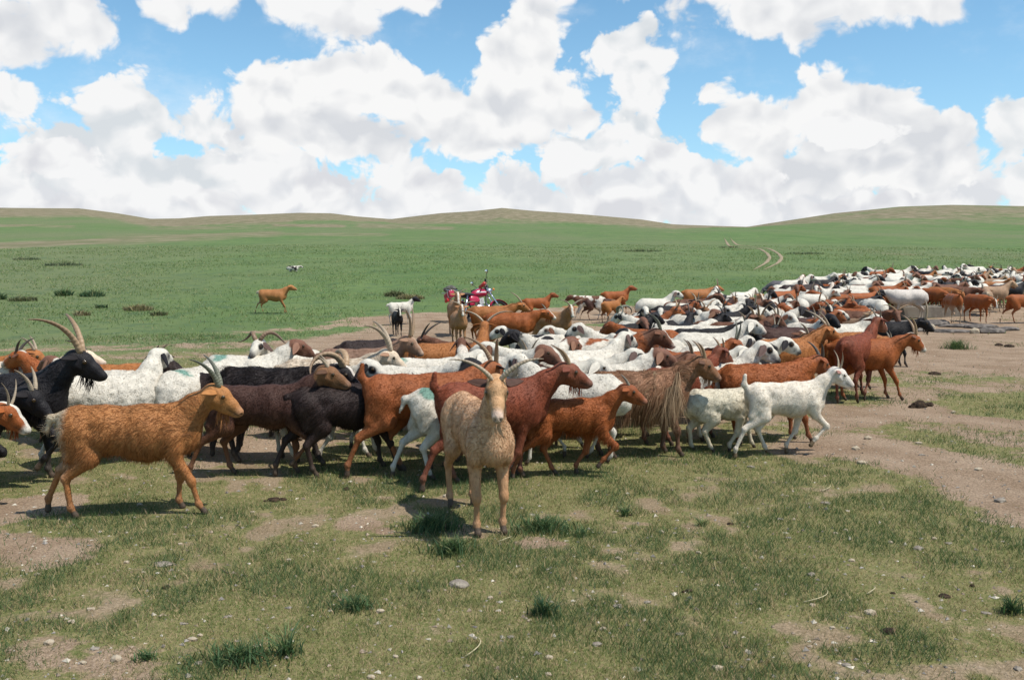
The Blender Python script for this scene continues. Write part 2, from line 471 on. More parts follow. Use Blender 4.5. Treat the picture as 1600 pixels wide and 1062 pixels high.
# proportions: goat, sheep, kid and lamb share the skeleton
SHAPE = {
    'goat': dict(bw=.96, bh=.98, belly=0.0, neckl=.315, neckr=1.0, head=1.08, leg=1.0, wool=0.0, tail='goat', roman=0.0),
    'slim': dict(bw=.81, bh=.90, belly=-.02, neckl=.315, neckr=.84, head=1.08, leg=.95, wool=0.0, tail='goat', roman=0.0),
    'shaggy': dict(bw=1.06, bh=1.06, belly=.02, neckl=.31, neckr=1.15, head=1.08, leg=1.1, wool=0.010, tail='goat', roman=0.0),
    'sheep': dict(bw=1.16, bh=1.12, belly=.02, neckl=.335, neckr=1.10, head=1.10, leg=.96, wool=0.014, tail='fat', roman=1.0),
    'kid': dict(bw=.82, bh=.86, belly=-.035, neckl=.30, neckr=.88, head=1.08, leg=1.05, wool=0.004, tail='goat', roman=0.0),
    'lamb': dict(bw=.98, bh=.98, belly=-.01, neckl=.24, neckr=1.12, head=1.12, leg=1.30, wool=0.014, tail='fat', roman=.6),
}
LATT = np.random.default_rng(3).random((32, 32, 32))


def vnoise(p, s):
    """trilinear value noise of points p (n,3) with lattice size s"""
    q = p / s
    i = np.floor(q).astype(int); f = q - i
    f = f * f * (3 - 2 * f)
    out = 0
    for dx in (0, 1):
        for dy in (0, 1):
            for dz in (0, 1):
                w = (f[..., 0] if dx else 1 - f[..., 0]) * (f[..., 1] if dy else 1 - f[..., 1]) * (f[..., 2] if dz else 1 - f[..., 2])
                out = out + w * LATT[(i[..., 0] + dx) & 31, (i[..., 1] + dy) & 31, (i[..., 2] + dz) & 31]
    return out - 0.5


def animal_prims(kind, neck, nyaw, hpitch, hyaw, gait, tail_up, blen=.90):
    S = SHAPE[kind]
    bw, bh, hs, lg = S['bw'], S['bh'], S['head'], S['leg']
    P = []   # (a, b, ra, rb, lateral scale, blend, group)
    def add(a, b, ra, rb, sy=1.0, k=.05, g='torso'):
        a, b = np.array(a, float), np.array(b, float)
        if g in ('torso', 'tail'):                       # the trunk is shortened, legs and head keep their size
            a[0] *= blen; b[0] *= blen
        P.append((a, b, ra, rb, sy, k, g))
    zb = -S['belly']
    # trunk
    add((-.335, 0, .575), (-.16, 0, .545), .105 * bh, .135 * bh, .92 * bw, .06)
    add((-.16, 0, .540 + zb * .3), (.10, 0, .515 + zb * .5), .140 * bh, .158 * bh, .96 * bw, .08)
    add((.10, 0, .515 + zb * .5), (.275, 0, .525), .158 * bh, .128 * bh, .86 * bw, .08)
    add((-.36, 0, .640), (.06, 0, .625), .040 * bh, .040 * bh, 1.0, .07)         # back line
    add((.06, 0, .632), (.265, 0, .650), .042 * bh, .036 * bh, 1.0, .08)         # withers
    add((-.40, 0, .600), (-.33, 0, .635), .045, .05, 1.2, .06)                   # croup
    add((.30, 0, .50), (.335, 0, .47), .085 * bh, .07 * bh, 1.0, .07)            # brisket
    if S['wool'] > .006 and kind != 'shaggy':
        add((-.40, 0, .50), (-.30, 0, .55), .105 * bh, .12 * bh, 1.05 * bw, .08)
    for s in (-1, 1):
        add((-.345, s * .055, .615), (-.335, s * .06, .60), .035, .03, 1.0, .05)     # hip bones
        add((.255, s * .085 * bw, .56), (.275, s * .10 * bw, .44), .060, .052, .8, .035)  # shoulder
    # neck and head frames
    nz = R(neck)
    ndir = rot_z(R(nyaw)) @ np.array([math.cos(nz), 0, math.sin(nz)])
    nb = np.array([.275 * blen, 0, .575])
    nl = S['neckl']
    poll = nb + ndir * nl
    mid = nb + ndir * nl * .5 + np.array([0, 0, .012])
    nr = S['neckr']
    add(nb + np.array([-.02, 0, -.01]), mid, .100 * nr, .074 * nr, .74, .09, 'neck')
    add(mid, poll + np.array([0, 0, -.015]), .074 * nr, .056 * nr, .80, .04, 'neck')
    add(nb + np.array([.03, 0, -.06]), mid + np.array([.01, 0, -.03]), .075 * nr, .05 * nr, .8, .07, 'neck')
    HM = rot_z(R(nyaw + hyaw)) @ rot_y(R(hpitch))
    hp = poll + np.array([0, 0, .005])
    def H(x, y, z):
        return hp + HM @ (np.array([x, y, z]) * hs)
    rom = S['roman']
    add(H(.005, 0, -.012), H(.060, 0, .004), .054 * hs, .050 * hs, .92, .03, 'head')
    add(H(.055, 0, .002 + .006 * rom), H(.135, 0, -.010 + .012 * rom), .046 * hs, .034 * hs, .86, .03, 'head')
    add(H(.135, 0, -.010 + .010 * rom), H(.198, 0, -.024), .036 * hs, .0285 * hs, .95, .02, 'head')
    add(H(.022, 0, -.056), H(.110, 0, -.053), .039 * hs, .031 * hs, .80, .03, 'head')
    add(H(.110, 0, -.052), H(.186, 0, -.048), .030 * hs, .020 * hs, .90, .015, 'head')
    for s in (-1, 1):
        add(H(.068, s * .036, .016), H(.082, s * .034, .012), .017 * hs, .014 * hs, 1, .015, 'head')   # brow
        add(H(.208, s * .012, -.020), H(.214, s * .010, -.024), .012 * hs, .009 * hs, 1, .008, 'head')   # nostril wings
        add(H(.045, s * .036, -.03), H(.075, s * .030, -.035), .022 * hs, .02 * hs, 1, .02, 'head')    # cheek
    # legs
    gt = GAITS[gait]
    for i, s in enumerate((1, -1)):
        y = s * .088 * (.5 + .5 * bw)
        j = FRONT[gt[i]]
        sx = .262 * blen
        pts = [(sx, y, .50)] + [(sx + a, y * (.97 if n < 2 else .92), z) for n, (a, z) in enumerate(j)]
        rs = (.066 * bh, .043 * lg, .0265 * lg, .0195 * lg, .021)
        for n in range(4):
            k = (.05, .02, .012, .010)[n]
            if n == 0:
                add(pts[0], pts[1], rs[0], rs[1], .88, .034, 'leg')
            elif n == 1:
                add(pts[1], pts[2], rs[1] * .93, rs[2], .95, k, 'leg')
            elif n == 2:
                add(pts[2], pts[3], rs[2] * .70, rs[3] * .82, 1, .018, 'leg')
            else:
                add(pts[3], (pts[3][0] * .6 + pts[4][0] * .4, y * .92, pts[3][2] * .6 + pts[4][2] * .4), rs[3], .0175 * lg, 1, .012, 'leg')
                add((pts[3][0] * .4 + pts[4][0] * .6, y * .92, pts[3][2] * .4 + pts[4][2] * .6), pts[4], .0185, .0225, .95, .004, 'hoof')
        add(pts[2] , (pts[2][0] + .004, pts[2][1], pts[2][2] - .018), .029 * lg, .026 * lg, .95, .012, 'leg')
        add(pts[3], pts[3], .0235, .0235, .95, .010, 'leg')
        y = s * .082 * (.5 + .5 * bw)
        j = HIND[gt[2 + i]]
        sx = -.315 * blen
        pts = [(sx, y * .8, .545)] + [(sx + a, y * (1.12, 1, .95, .95)[n], z) for n, (a, z) in enumerate(j)]
        rs = (.098 * bh, .060 * lg, .027 * lg, .0195 * lg, .021)
        for n in range(4):
            if n == 0:
                add(pts[0], pts[1], rs[0], rs[1], .80, .034, 'leg')
                add((pts[0][0] - .03, pts[0][1], .52), (sx + j[1][0] * .5 - .01, pts[1][1] * .95, .40), .075 * bh, .042 * lg, .75, .05, 'leg')
            elif n == 1:
                add(pts[1], pts[2], rs[1] * .92, rs[2] * .92, .8, .03, 'leg')
                add((pts[1][0] * .45 + pts[2][0] * .55 - .02, pts[2][1], pts[1][2] * .45 + pts[2][2] * .55 + .02), (pts[2][0] - .014, pts[2][1], pts[2][2] + .012), .022 * lg, .016 * lg, .8, .02, 'leg')
            elif n == 2:
                add(pts[2], pts[3], rs[2] * .80, rs[3] * .92, 1, .015, 'leg')
            else:
                add(pts[3], (pts[3][0] * .6 + pts[4][0] * .4, pts[3][1], pts[3][2] * .6 + pts[4][2] * .4), rs[3], .0175 * lg, 1, .012, 'leg')
                add((pts[3][0] * .4 + pts[4][0] * .6, pts[3][1], pts[3][2] * .4 + pts[4][2] * .6), pts[4], .0185, .0225, .95, .004, 'hoof')
        add(pts[2], pts[2], .029 * lg, .029 * lg, .85, .012, 'leg')
        add(pts[3], pts[3], .0235, .0235, .95, .010, 'leg')
    # tail
    if S['tail'] == 'goat':
        t0 = np.array([-.425, 0, .635])
        if tail_up:
            add(t0, (-.475, 0, .69), .030, .026, .8, .03, 'tail'); add((-.475, 0, .69), (-.465, 0, .775), .026, .014, .8, .02, 'tail')
        else:
            add(t0, (-.49, 0, .625), .030, .026, .8, .03, 'tail'); add((-.49, 0, .625), (-.525, 0, .545), .028, .014, .9, .02, 'tail')
    else:
        add((-.43, 0, .56), (-.475, 0, .47), .070 * bw, .055 * bw, 1.25, .05, 'tail'); add((-.475, 0, .47), (-.465, 0, .40), .04, .02, 1.0, .03, 'tail')
    return P, hp, HM, hs, nb, poll


def eval_prims(P, X, groups=None):
    d = None
    for (a, b, ra, rb, sy, k, g) in P:
        if groups and g not in groups:
            continue
        e = prim_dist(X, a, b, ra, rb, sy)
        d = e if d is None else smin(d, e, k)
    return d


def prim_dist(X, a, b, ra, rb, sy):
    q = X - a
    ab = b - a
    L = float(ab @ ab)
    t = np.clip((q @ ab) / L, 0, 1) if L > 1e-9 else np.zeros(q.shape[:-1])
    q = q - t[..., None] * ab
    r2 = q[..., 0] ** 2 + (q[..., 1] / sy) ** 2 + q[..., 2] ** 2
    return (np.sqrt(r2) - (ra + t * (rb - ra))) * min(1.0, .5 + .5 * sy)


BODY_CACHE = {}


def body_mesh(kind, neck=45, nyaw=0, hpitch=-30, hyaw=0, gait='stand', tail_up=False, vox=.014, blen=.90, name='body'):
    key = (kind, neck, nyaw, hpitch, hyaw, gait, tail_up, vox, blen)
    if key in BODY_CACHE:
        return BODY_CACHE[key]
    P, hp, HM, hs, nb, poll = animal_prims(kind, neck, nyaw, hpitch, hyaw, gait, tail_up, blen)
    lo = np.min([np.minimum(a, b) - max(ra, rb) * 1.3 for a, b, ra, rb, *_ in P], axis=0) - 3 * vox
    hi = np.max([np.maximum(a, b) + max(ra, rb) * 1.3 for a, b, ra, rb, *_ in P], axis=0) + 3 * vox
    lo[2] = max(lo[2], -.02)
    n = np.ceil((hi - lo) / vox).astype(int) + 1
    G = np.full(n, .2, np.float32)
    ax = [lo[i] + vox * np.arange(n[i]) for i in range(3)]
    for (a, b, ra, rb, sy, k, g) in P:
        m = max(ra, rb) * max(1, sy) + k + .03
        i0 = np.maximum(np.floor((np.minimum(a, b) - m - lo) / vox).astype(int), 0)
        i1 = np.minimum(np.ceil((np.maximum(a, b) + m - lo) / vox).astype(int) + 1, n)
        X = np.stack(np.meshgrid(ax[0][i0[0]:i1[0]], ax[1][i0[1]:i1[1]], ax[2][i0[2]:i1[2]], indexing='ij'), -1)
        sl = tuple(slice(i0[i], i1[i]) for i in range(3))
        G[sl] = smin(G[sl], prim_dist(X, a, b, ra, rb, sy), k)
    # carve nostrils and mouth on the finer bodies
    if vox < .0125:
        for s in (-1, 1):
            c = hp + HM @ (np.array([.216, s * .0135, -.020]) * hs)
            X = np.stack(np.meshgrid(*ax, indexing='ij'), -1)
            G = np.maximum(G, -(np.linalg.norm(X - c, axis=-1) - .0085 * hs)).astype(np.float32)
    w = SHAPE[kind]['wool']
    if w < .006 and vox < .02:
        X = np.stack(np.meshgrid(*ax, indexing='ij'), -1)
        tr = np.clip((X[..., 2] - .36) / .08, 0, 1) * np.clip((.24 * blen - X[..., 0]) / .1, 0, 1)
        ribs = np.sin((X[..., 0] + .25 * (X[..., 2] - .5)) * 95) * np.clip(1 - np.abs(X[..., 0] - .06) / .16, 0, 1) * np.clip(1 - np.abs(X[..., 2] - .53) / .10, 0, 1)
        hollow = np.exp(-(((X[..., 0] + .20 * blen) / .06) ** 2 + ((X[..., 2] - .575) / .045) ** 2)) * .016
        G = (G + tr * (.010 * vnoise(X, .10) + .006 * vnoise(X + 3.3, .05)) + .0014 * ribs + hollow * tr).astype(np.float32)
    if w > 0:
        X = np.stack(np.meshgrid(*ax, indexing='ij'), -1)
        up = np.clip((X[..., 2] - .30) / .1, 0, 1) * (1 - np.clip((np.sum((X - nb) * (poll - nb), -1) / np.sum((poll - nb) ** 2) - .55) / .25, 0, 1))
        G = (G + w * up * (1.1 * vnoise(X, .055) + .8 * vnoise(X + 7.7, .028) * (vox < .02))).astype(np.float32)
    grid = vdb.FloatGrid(.2)
    grid.copyFromArray(G.astype(float) if False else G)
    pts, quads = grid.convertToQuads(0.0)
    pts = np.asarray(pts, float) * vox + lo
    quads = np.asarray(quads)[:, ::-1]
    me = bpy.data.meshes.new(name)
    me.vertices.add(len(pts)); me.vertices.foreach_set('co', pts.ravel().astype(np.float32))
    me.loops.add(len(quads) * 4); me.loops.foreach_set('vertex_index', quads.ravel().astype(np.int32))
    me.polygons.add(len(quads)); me.polygons.foreach_set('loop_start', np.arange(0, len(quads) * 4, 4, dtype=np.int32))
    me.polygons.foreach_set('use_smooth', np.ones(len(quads), bool))
    me.update(calc_edges=True)
    me.validate()
    # regions that the coat material paints by
    dh = eval_prims(P, pts, ('head',)); dt = eval_prims(P, pts, ('torso', 'neck'))
    dl = eval_prims(P, pts, ('leg', 'hoof')); do = eval_prims(P, pts, ('hoof',))
    hl = (pts - hp) @ HM / hs
    tn = np.clip(((pts - nb) @ (poll - nb)) / ((poll - nb) @ (poll - nb)), 0, 1.2)
    aft = np.clip((dt - dl + .004) / .02, 0, 1)
    a_head = np.clip(1 - (dh - .004) / .03, 0, 1) * np.clip((hl[:, 0] + .065) / .03, 0, 1)
    a_neck = np.clip(tn, 0, 1) * (np.abs(pts[:, 2] - .3) > 0) * (pts[:, 0] > .2)
    a_leg = np.clip((.44 - pts[:, 2]) / .22, 0, 1) * np.clip((dt - dl + .02) / .04, 0, 1)
    a_hoof = np.clip(1 - do / .004, 0, 1) * (pts[:, 2] < .30)
    a_muz = a_head * np.clip((hl[:, 0] - .165) / .03, 0, 1)
    a_eye = a_head * np.clip(1.0 - np.linalg.norm((hl - np.array([.075, 0, .005])) * np.array([1, 0, 1.1]), axis=1) / .050, 0, 1) * np.clip((np.abs(hl[:, 1]) - .016) / .012, 0, 1)
    a_blaze = a_head * np.clip(1 - (np.abs(hl[:, 1]) - .012) / .010, 0, 1) * np.clip((hl[:, 2] + .03) / .02, 0, 1)
    a_belly = np.clip((.46 - pts[:, 2]) / .08, 0, 1) * (1 - np.clip(a_leg * 2, 0, 1)) * (pts[:, 0] < .33)
    a_dark = a_head * np.maximum(np.exp(-((hl[:, 2] + .0365 - .02 * (hl[:, 0] - .15)) / .0042) ** 2) * np.clip((hl[:, 0] - .125) / .02, 0, 1), np.clip(1.25 - np.linalg.norm((hl - np.array([.216, 0, -.021])) - np.sign(hl[:, 1:2]) * np.array([[0, .0125, 0]]), axis=1) / .0095, 0, 1))
    a_rump = np.clip((-.36 - pts[:, 0]) / .06, 0, 1)
    co = me.vertices
    for nm, val in (('a_head', a_head), ('a_neck', a_neck), ('a_leg', a_leg), ('a_hoof', a_hoof), ('a_muz', a_muz), ('a_eye', a_eye), ('a_blaze', a_blaze), ('a_belly', a_belly), ('a_rump', a_rump), ('a_dark', a_dark)):
        at = me.attributes.new(nm, 'FLOAT', 'POINT'); at.data.foreach_set('value', val.astype(np.float32))
    at = me.attributes.new('rest', 'FLOAT_VECTOR', 'POINT'); at.data.foreach_set('vector', pts.ravel().astype(np.float32))
    r = (me, hp, HM, hs, dict(pts=pts, quads=quads, tn=tn, hl=hl, dh=dh, dl=dl, dt=dt))
    BODY_CACHE[key] = r
    return r


ATT = ('a_head', 'a_neck', 'a_leg', 'a_hoof', 'a_muz', 'a_eye', 'a_blaze', 'a_belly', 'a_rump', 'a_dark')


def np_mesh(name, pts, faces, smooth=True, mat=None):
    """faces: (n,k) array of equal size"""
    me = bpy.data.meshes.new(name)
    faces = np.asarray(faces); k = faces.shape[1]
    me.vertices.add(len(pts)); me.vertices.foreach_set('co', np.asarray(pts, np.float32).ravel())
    me.loops.add(faces.size); me.loops.foreach_set('vertex_index', faces.ravel().astype(np.int32))
    me.polygons.add(len(faces)); me.polygons.foreach_set('loop_start', np.arange(0, faces.size, k, dtype=np.int32))
    me.polygons.foreach_set('use_smooth', np.full(len(faces), smooth, bool))
    me.update(calc_edges=True)
    if mat: me.materials.append(mat)
    return me


def fur_mesh(body, rng, n, length, width, lay=.35, skirt=0.0, curl=0.0, mask=None, seg=2, name='hair'):
    """coat of hair: thin tapering strips rooted on the skin, laid back and down, long ones on flanks and belly"""
    me, hp, HM, hs, D = body
    pts, quads = D['pts'], D['quads']
    nv = len(pts)
    nor = np.empty(nv * 3, np.float32); me.vertices.foreach_get('normal', nor); nor = nor.reshape(-1, 3)
    A = {}
    for a in ATT:
        t = np.empty(nv, np.float32); me.attributes[a].data.foreach_get('value', t); A[a] = t
    p0, p1, p2, p3 = (pts[quads[:, i]] for i in range(4))
    ar = np.linalg.norm(np.cross(p2 - p0, p3 - p1), axis=1)
    wt = ar * (1 - .85 * A['a_head'][quads[:, 0]]) * (1 - .8 * A['a_leg'][quads[:, 0]]) * (1 - A['a_hoof'][quads[:, 0]])
    if mask is not None:
        wt = wt * mask(pts[quads[:, 0]])
    f = rng.choice(len(quads), n, p=wt / wt.sum())
    u, v = rng.random((2, n, 1))
    q = quads[f]
    bl = lambda X: (X[q[:, 0]] * (1 - u) * (1 - v) + X[q[:, 1]] * u * (1 - v) + X[q[:, 2]] * u * v + X[q[:, 3]] * (1 - u) * v)
    root = bl(pts); nn = bl(nor); nn /= np.linalg.norm(nn, axis=1, keepdims=True)
    vi = q[:, 0]
    z = root[:, 2]
    L = length * (.55 + .9 * rng.random(n)) * (1 - .80 * A['a_head'][vi]) * (1 - .70 * A['a_leg'][vi])
    low = np.clip((.62 - z) / .25, 0, 1)
    L = L * (1 + skirt * low * (1 - A['a_leg'][vi]) * (1 - A['a_head'][vi]))
    down = np.clip((.70 - z) / .30, .15, 1)
    flow = np.stack([-.75 * np.ones(n), np.zeros(n), -down * (2.2 if length > .11 else 1.0)], -1) + rng.normal(0, .10 + curl, (n, 3))
    lock = np.stack([vnoise(root + o_, .045) for o_ in (0.0, 5.1, 9.3)], -1) + .6 * np.stack([vnoise(root + o_, .10) for o_ in (2.0, 7.1, 4.3)], -1)
    flow = flow + lock * (1.0 if length < .03 else 1.9)          # hairs of one lock lie the same way
    flow -= nn * np.sum(flow * nn, 1, keepdims=True)
    flow /= np.linalg.norm(flow, axis=1, keepdims=True) + 1e-6
    lift = lay + .15 * rng.normal(size=(n, 1))
    d0 = flow * (1 - lift * .3) + nn * lift
    d0 /= np.linalg.norm(d0, axis=1, keepdims=True)
    d1 = d0 + np.array([0, 0, -1.3 if length > .11 else -.55]) * (1 - curl) + rng.normal(0, .07 + curl, (n, 3)) - nn * .12
    d1 /= np.linalg.norm(d1, axis=1, keepdims=True)
    side = np.cross(d0, nn) + rng.normal(0, .35, (n, 3)); side /= np.linalg.norm(side, axis=1, keepdims=True)
    Lc = L[:, None]; wv = width * (.7 + .6 * rng.random((n, 1)))
    root = root - nn * .003
    midp = root + d0 * Lc * .5
    tip = midp + d1 * Lc * .5
    V = np.stack([root - side * wv * .5, root + side * wv * .5, midp + side * wv * .4, midp - side * wv * .4, tip], 1)
    nvp = 5
    tipv = np.tile(np.array([0, 0, .5, .5, 1.0]), n)
    if seg == 1:
        nvp = 3
        V = np.stack([root - side * wv * .6, root + side * wv * .6, tip], 1)
        tipv = np.tile(np.array([0, 0, 1.0]), n)
    base = np.arange(n)[:, None] * nvp
    F3 = base + np.array([[0, 1, 2]]) if seg == 1 else np.concatenate([base + np.array([[0, 1, 2]]), base + np.array([[0, 2, 3]]), base + np.array([[3, 2, 4]])], 0)
    m = np_mesh(name, V.reshape(-1, 3), F3, True)
    for a in ATT:
        at = m.attributes.new(a, 'FLOAT', 'POINT'); at.data.foreach_set('value', np.repeat(A[a][vi], nvp).astype(np.float32))
    at = m.attributes.new('rest', 'FLOAT_VECTOR', 'POINT'); at.data.foreach_set('vector', np.repeat(root, nvp, 0).ravel().astype(np.float32))
    at = m.attributes.new('skin', 'FLOAT_VECTOR', 'POINT'); at.data.foreach_set('vector', np.repeat(nn, nvp, 0).ravel().astype(np.float32))
    rnd = np.repeat(rng.random(n), nvp)
    at = m.attributes.new('tip', 'FLOAT', 'POINT'); at.data.foreach_set('value', tipv.astype(np.float32))
    at = m.attributes.new('hrnd', 'FLOAT', 'POINT'); at.data.foreach_set('value', rnd.astype(np.float32))
    return m


def make_coat_material(name, hair):
    m = bpy.data.materials.new(name); m.use_nodes = True
    nt = m.node_tree; nt.nodes.clear(); b = NB(nt)
    rest = b.attr('rest', out='Vector')
    O = lambda n, out='Color': b.attr(n, 'OBJECT', out)
    seed = O('seed', 'Fac')
    off = b.comb(seed, b.m('MULTIPLY', seed, 1.7), b.m('MULTIPLY', seed, -.6))
    ps = b.v('ADD', rest, off)
    # patches of the second colour
    pn = b.noise(ps, 4.2, 2, .5, dist=.4)
    patch = b.mr(pn, b.m('SUBTRACT', O('patch', 'Fac'), .02), b.m('ADD', O('patch', 'Fac'), .02))
    patch = b.m('MULTIPLY', patch, b.m('SUBTRACT', 1.0, b.attr('a_head')))
    c = b.mix(patch, O('coat'), O('coat2'))
    c = b.mix(b.m('MULTIPLY', b.attr('a_belly'), O('bellyf', 'Fac')), c, O('legc'))
    c = b.mix(b.m('MULTIPLY', b.attr('a_rump'), O('rumpf', 'Fac')), c, O('coat2'))
    ne = b.m('ADD', b.m('MULTIPLY', b.m('SUBTRACT', b.noise(ps, 14, 3), .5), .5), b.attr('a_neck'))
    neck = b.mr(ne, b.m('SUBTRACT', 1.12, O('neckf', 'Fac')), b.m('SUBTRACT', 1.30, O('neckf', 'Fac')))
    c = b.mix(neck, c, O('headc'))
    c = b.mix(b.attr('a_leg'), c, O('legc'))
    c = b.mix(b.m('MAXIMUM', b.mr(b.attr('a_head'), .2, .7), 0.0), c, O('headc'))
    c = b.mix(b.m('MULTIPLY', b.mr(b.attr('a_blaze'), .3, .7), O('blaze', 'Fac')), c, O('facec'))
    c = b.mix(b.m('MULTIPLY', b.mr(b.attr('a_eye'), .15, .5), O('eyep', 'Fac')), c, O('eyec'))
    c = b.mix(b.m('MULTIPLY', b.attr('a_muz'), O('muzf', 'Fac')), c, O('muzc'))
    c = b.mix(b.m('MULTIPLY', b.attr('a_dark'), .82), c, (.03, .02, .016))
    # mark of sprayed dye on the rump
    dm = b.m('SUBTRACT', b.v('DISTANCE', b.v('MULTIPLY', rest, (1, 1, 1.2)), (-.25, -.03, .80)), b.m('MULTIPLY', b.noise(ps, 18, 3), .10))
    c = b.mix(b.m('MULTIPLY', b.mr(dm, .055, .02), O('dye', 'Fac')), c, (.16, .28, .22))
    # hair to hair and lock to lock variation
    st = b.noise(b.v('MULTIPLY', ps, (1.0, 1.0, 1.0)), 26, 5, .62)
    st2 = b.noise(b.v('ADD', b.v('MULTIPLY', ps, (15, 15, 4.5)), b.v('SCALE', b.noise(ps, 6, 2, col=True), scale=2.2)), 1.9, 4, .62)   # hanging locks
    big = b.noise(ps, 5.0, 3, .5)
    fct = b.m('ADD', .18, b.m('MULTIPLY', b.m('ADD', b.m('ADD', b.m('MULTIPLY', st, .32), b.m('MULTIPLY', st2, .80)), b.m('MULTIPLY', big, .55)), .98))
    if hair:
        fct = b.m('MULTIPLY', fct, b.m('ADD', .72, b.m('MULTIPLY', b.attr('hrnd'), .58)))
        fct = b.m('MULTIPLY', fct, b.m('ADD', .92, b.m('MULTIPLY', b.attr('tip'), .22)))
    c = b.mix(1.0, c, b.comb(fct, fct, fct), 'MULTIPLY')
    # dust on lower legs
    dust = b.m('MULTIPLY', b.mr(b.sep(rest)[2], .22, .0), .25)
    c = b.mix(dust, c, (.20, .155, .115))
    if hair:
        c = b.mix(b.m('MULTIPLY', b.m('MULTIPLY', b.attr('tip'), b.mr(b.attr('hrnd'), .3, 1.0)), O('tipf', 'Fac')), c, O('tipc'))
    else:
        c = b.mix(b.attr('a_hoof'), c, O('hoofc'))
    bs = b.new('ShaderNodeBsdfPrincipled')
    b.put(bs.inputs['Base Color'], c)
    bs.inputs['Roughness'].default_value = .55
    bs.inputs['Specular IOR Level'].default_value = .22
    b.put(bs.inputs['Sheen Weight'], O('sheen', 'Fac'))
    bs.inputs['Sheen Roughness'].default_value = .45
    b.put(bs.inputs['Sheen Tint'], b.mix(.5, c, (1, .95, .85)))
    if hair:
        vt = b.new('ShaderNodeVectorTransform', vector_type='NORMAL', convert_from='OBJECT', convert_to='WORLD')
        b.put(vt.inputs[0], b.attr('skin', out='Vector'))
        ge = b.new('ShaderNodeNewGeometry')
        gn = ge.outputs['Normal']
        ok = b.mr(b.v('DOT_PRODUCT', vt.outputs[0], gn), .10, .35)
        nr = b.v('NORMALIZE', b.v('ADD', b.v('SCALE', vt.outputs[0], scale=b.m('MULTIPLY', ok, 1.6)), gn))
        b.put(bs.inputs['Normal'], nr)
    else:
        hgt = b.m('ADD', b.m('MULTIPLY', st2, .6), b.noise(b.v('MULTIPLY', ps, (30, 45, 14)), 4, 3))
        b.put(bs.inputs['Normal'], b.bump(hgt, .55, .012))
    o = b.new('ShaderNodeOutputMaterial')
    if hair:
        tl = b.new('ShaderNodeBsdfTranslucent'); b.put(tl.inputs[0], c)
        mx = b.new('ShaderNodeMixShader'); mx.inputs[0].default_value = .42
        nt.links.new(bs.outputs[0], mx.inputs[1]); nt.links.new(tl.outputs[0], mx.inputs[2])
        nt.links.new(mx.outputs[0], o.inputs[0])
    else:
        nt.links.new(bs.outputs[0], o.inputs[0])
    return m


def simple_mat(name, col, rough=.6, spec=.3, var=.25, scale=20, metal=0.0, bump=0.0, col2=None):
    m = bpy.data.materials.new(name); m.use_nodes = True
    nt = m.node_tree; b = NB(nt)
    bs = nt.nodes['Principled BSDF']
    tc = b.new('ShaderNodeTexCoord').outputs['Object']
    n = b.noise(tc, scale, 5, .6)
    f = b.m('ADD', 1 - var, b.m('MULTIPLY', n, 2 * var))
    c = b.mix(1.0, b.mix(b.mr(n, .4, .62), col, col2) if col2 else col, b.comb(f, f, f), 'MULTIPLY')
    b.put(bs.inputs['Base Color'], c)
    bs.inputs['Roughness'].default_value = rough
    bs.inputs['Specular IOR Level'].default_value = spec
    bs.inputs['Metallic'].default_value = metal
    if bump: b.put(bs.inputs['Normal'], b.bump(b.noise(tc, scale * 2.5, 6, .65), bump, .02))
    return m


def make_horn_material():
    m = bpy.data.materials.new('horn'); m.use_nodes = True
    nt = m.node_tree; b = NB(nt); bs = nt.nodes['Principled BSDF']
    t = b.attr('along')
    r = b.m('SINE', b.m('MULTIPLY', t, 95.0))
    c = b.mix(t, b.attr('hornc', 'OBJECT', 'Color'), b.attr('horntip', 'OBJECT', 'Color'))
    k = b.m('ADD', .85, b.m('MULTIPLY', r, .03))
    k = b.m('ADD', k, b.m('MULTIPLY', b.noise(b.new('ShaderNodeTexCoord').outputs['Object'], 60, 4), .3))
    c = b.mix(1.0, c, b.comb(k, k, k), 'MULTIPLY')
    b.put(bs.inputs['Base Color'], c)
    bs.inputs['Roughness'].default_value = .48
    bs.inputs['Specular IOR Level'].default_value = .35
    b.put(bs.inputs['Normal'], b.bump(r, .22, .006))
    return m


def ear_material():
    m = bpy.data.materials.new('ear_skin'); m.use_nodes = True
    nt = m.node_tree; b = NB(nt); bs = nt.nodes['Principled BSDF']
    c = b.attr('earc', 'OBJECT', 'Color')
    n = b.noise(b.new('ShaderNodeTexCoord').outputs['Object'], 40, 4)
    k = b.m('ADD', .7, b.m('MULTIPLY', n, .6))
    b.put(bs.inputs['Base Color'], b.mix(1.0, c, b.comb(k, k, k), 'MULTIPLY'))
    bs.inputs['Roughness'].default_value = .7
    bs.inputs['Specular IOR Level'].default_value = .2
    return m


M_COAT = make_coat_material('coat', False)
M_HAIR = make_coat_material('hair', True)
M_HORN = make_horn_material()
M_EAR = ear_material()
M_EYE = simple_mat('eye', (.045, .025, .008), .12, .6, .3, 60)
M_TAG = simple_mat('ear_tag', (.75, .22, .04), .4, .4, .1)


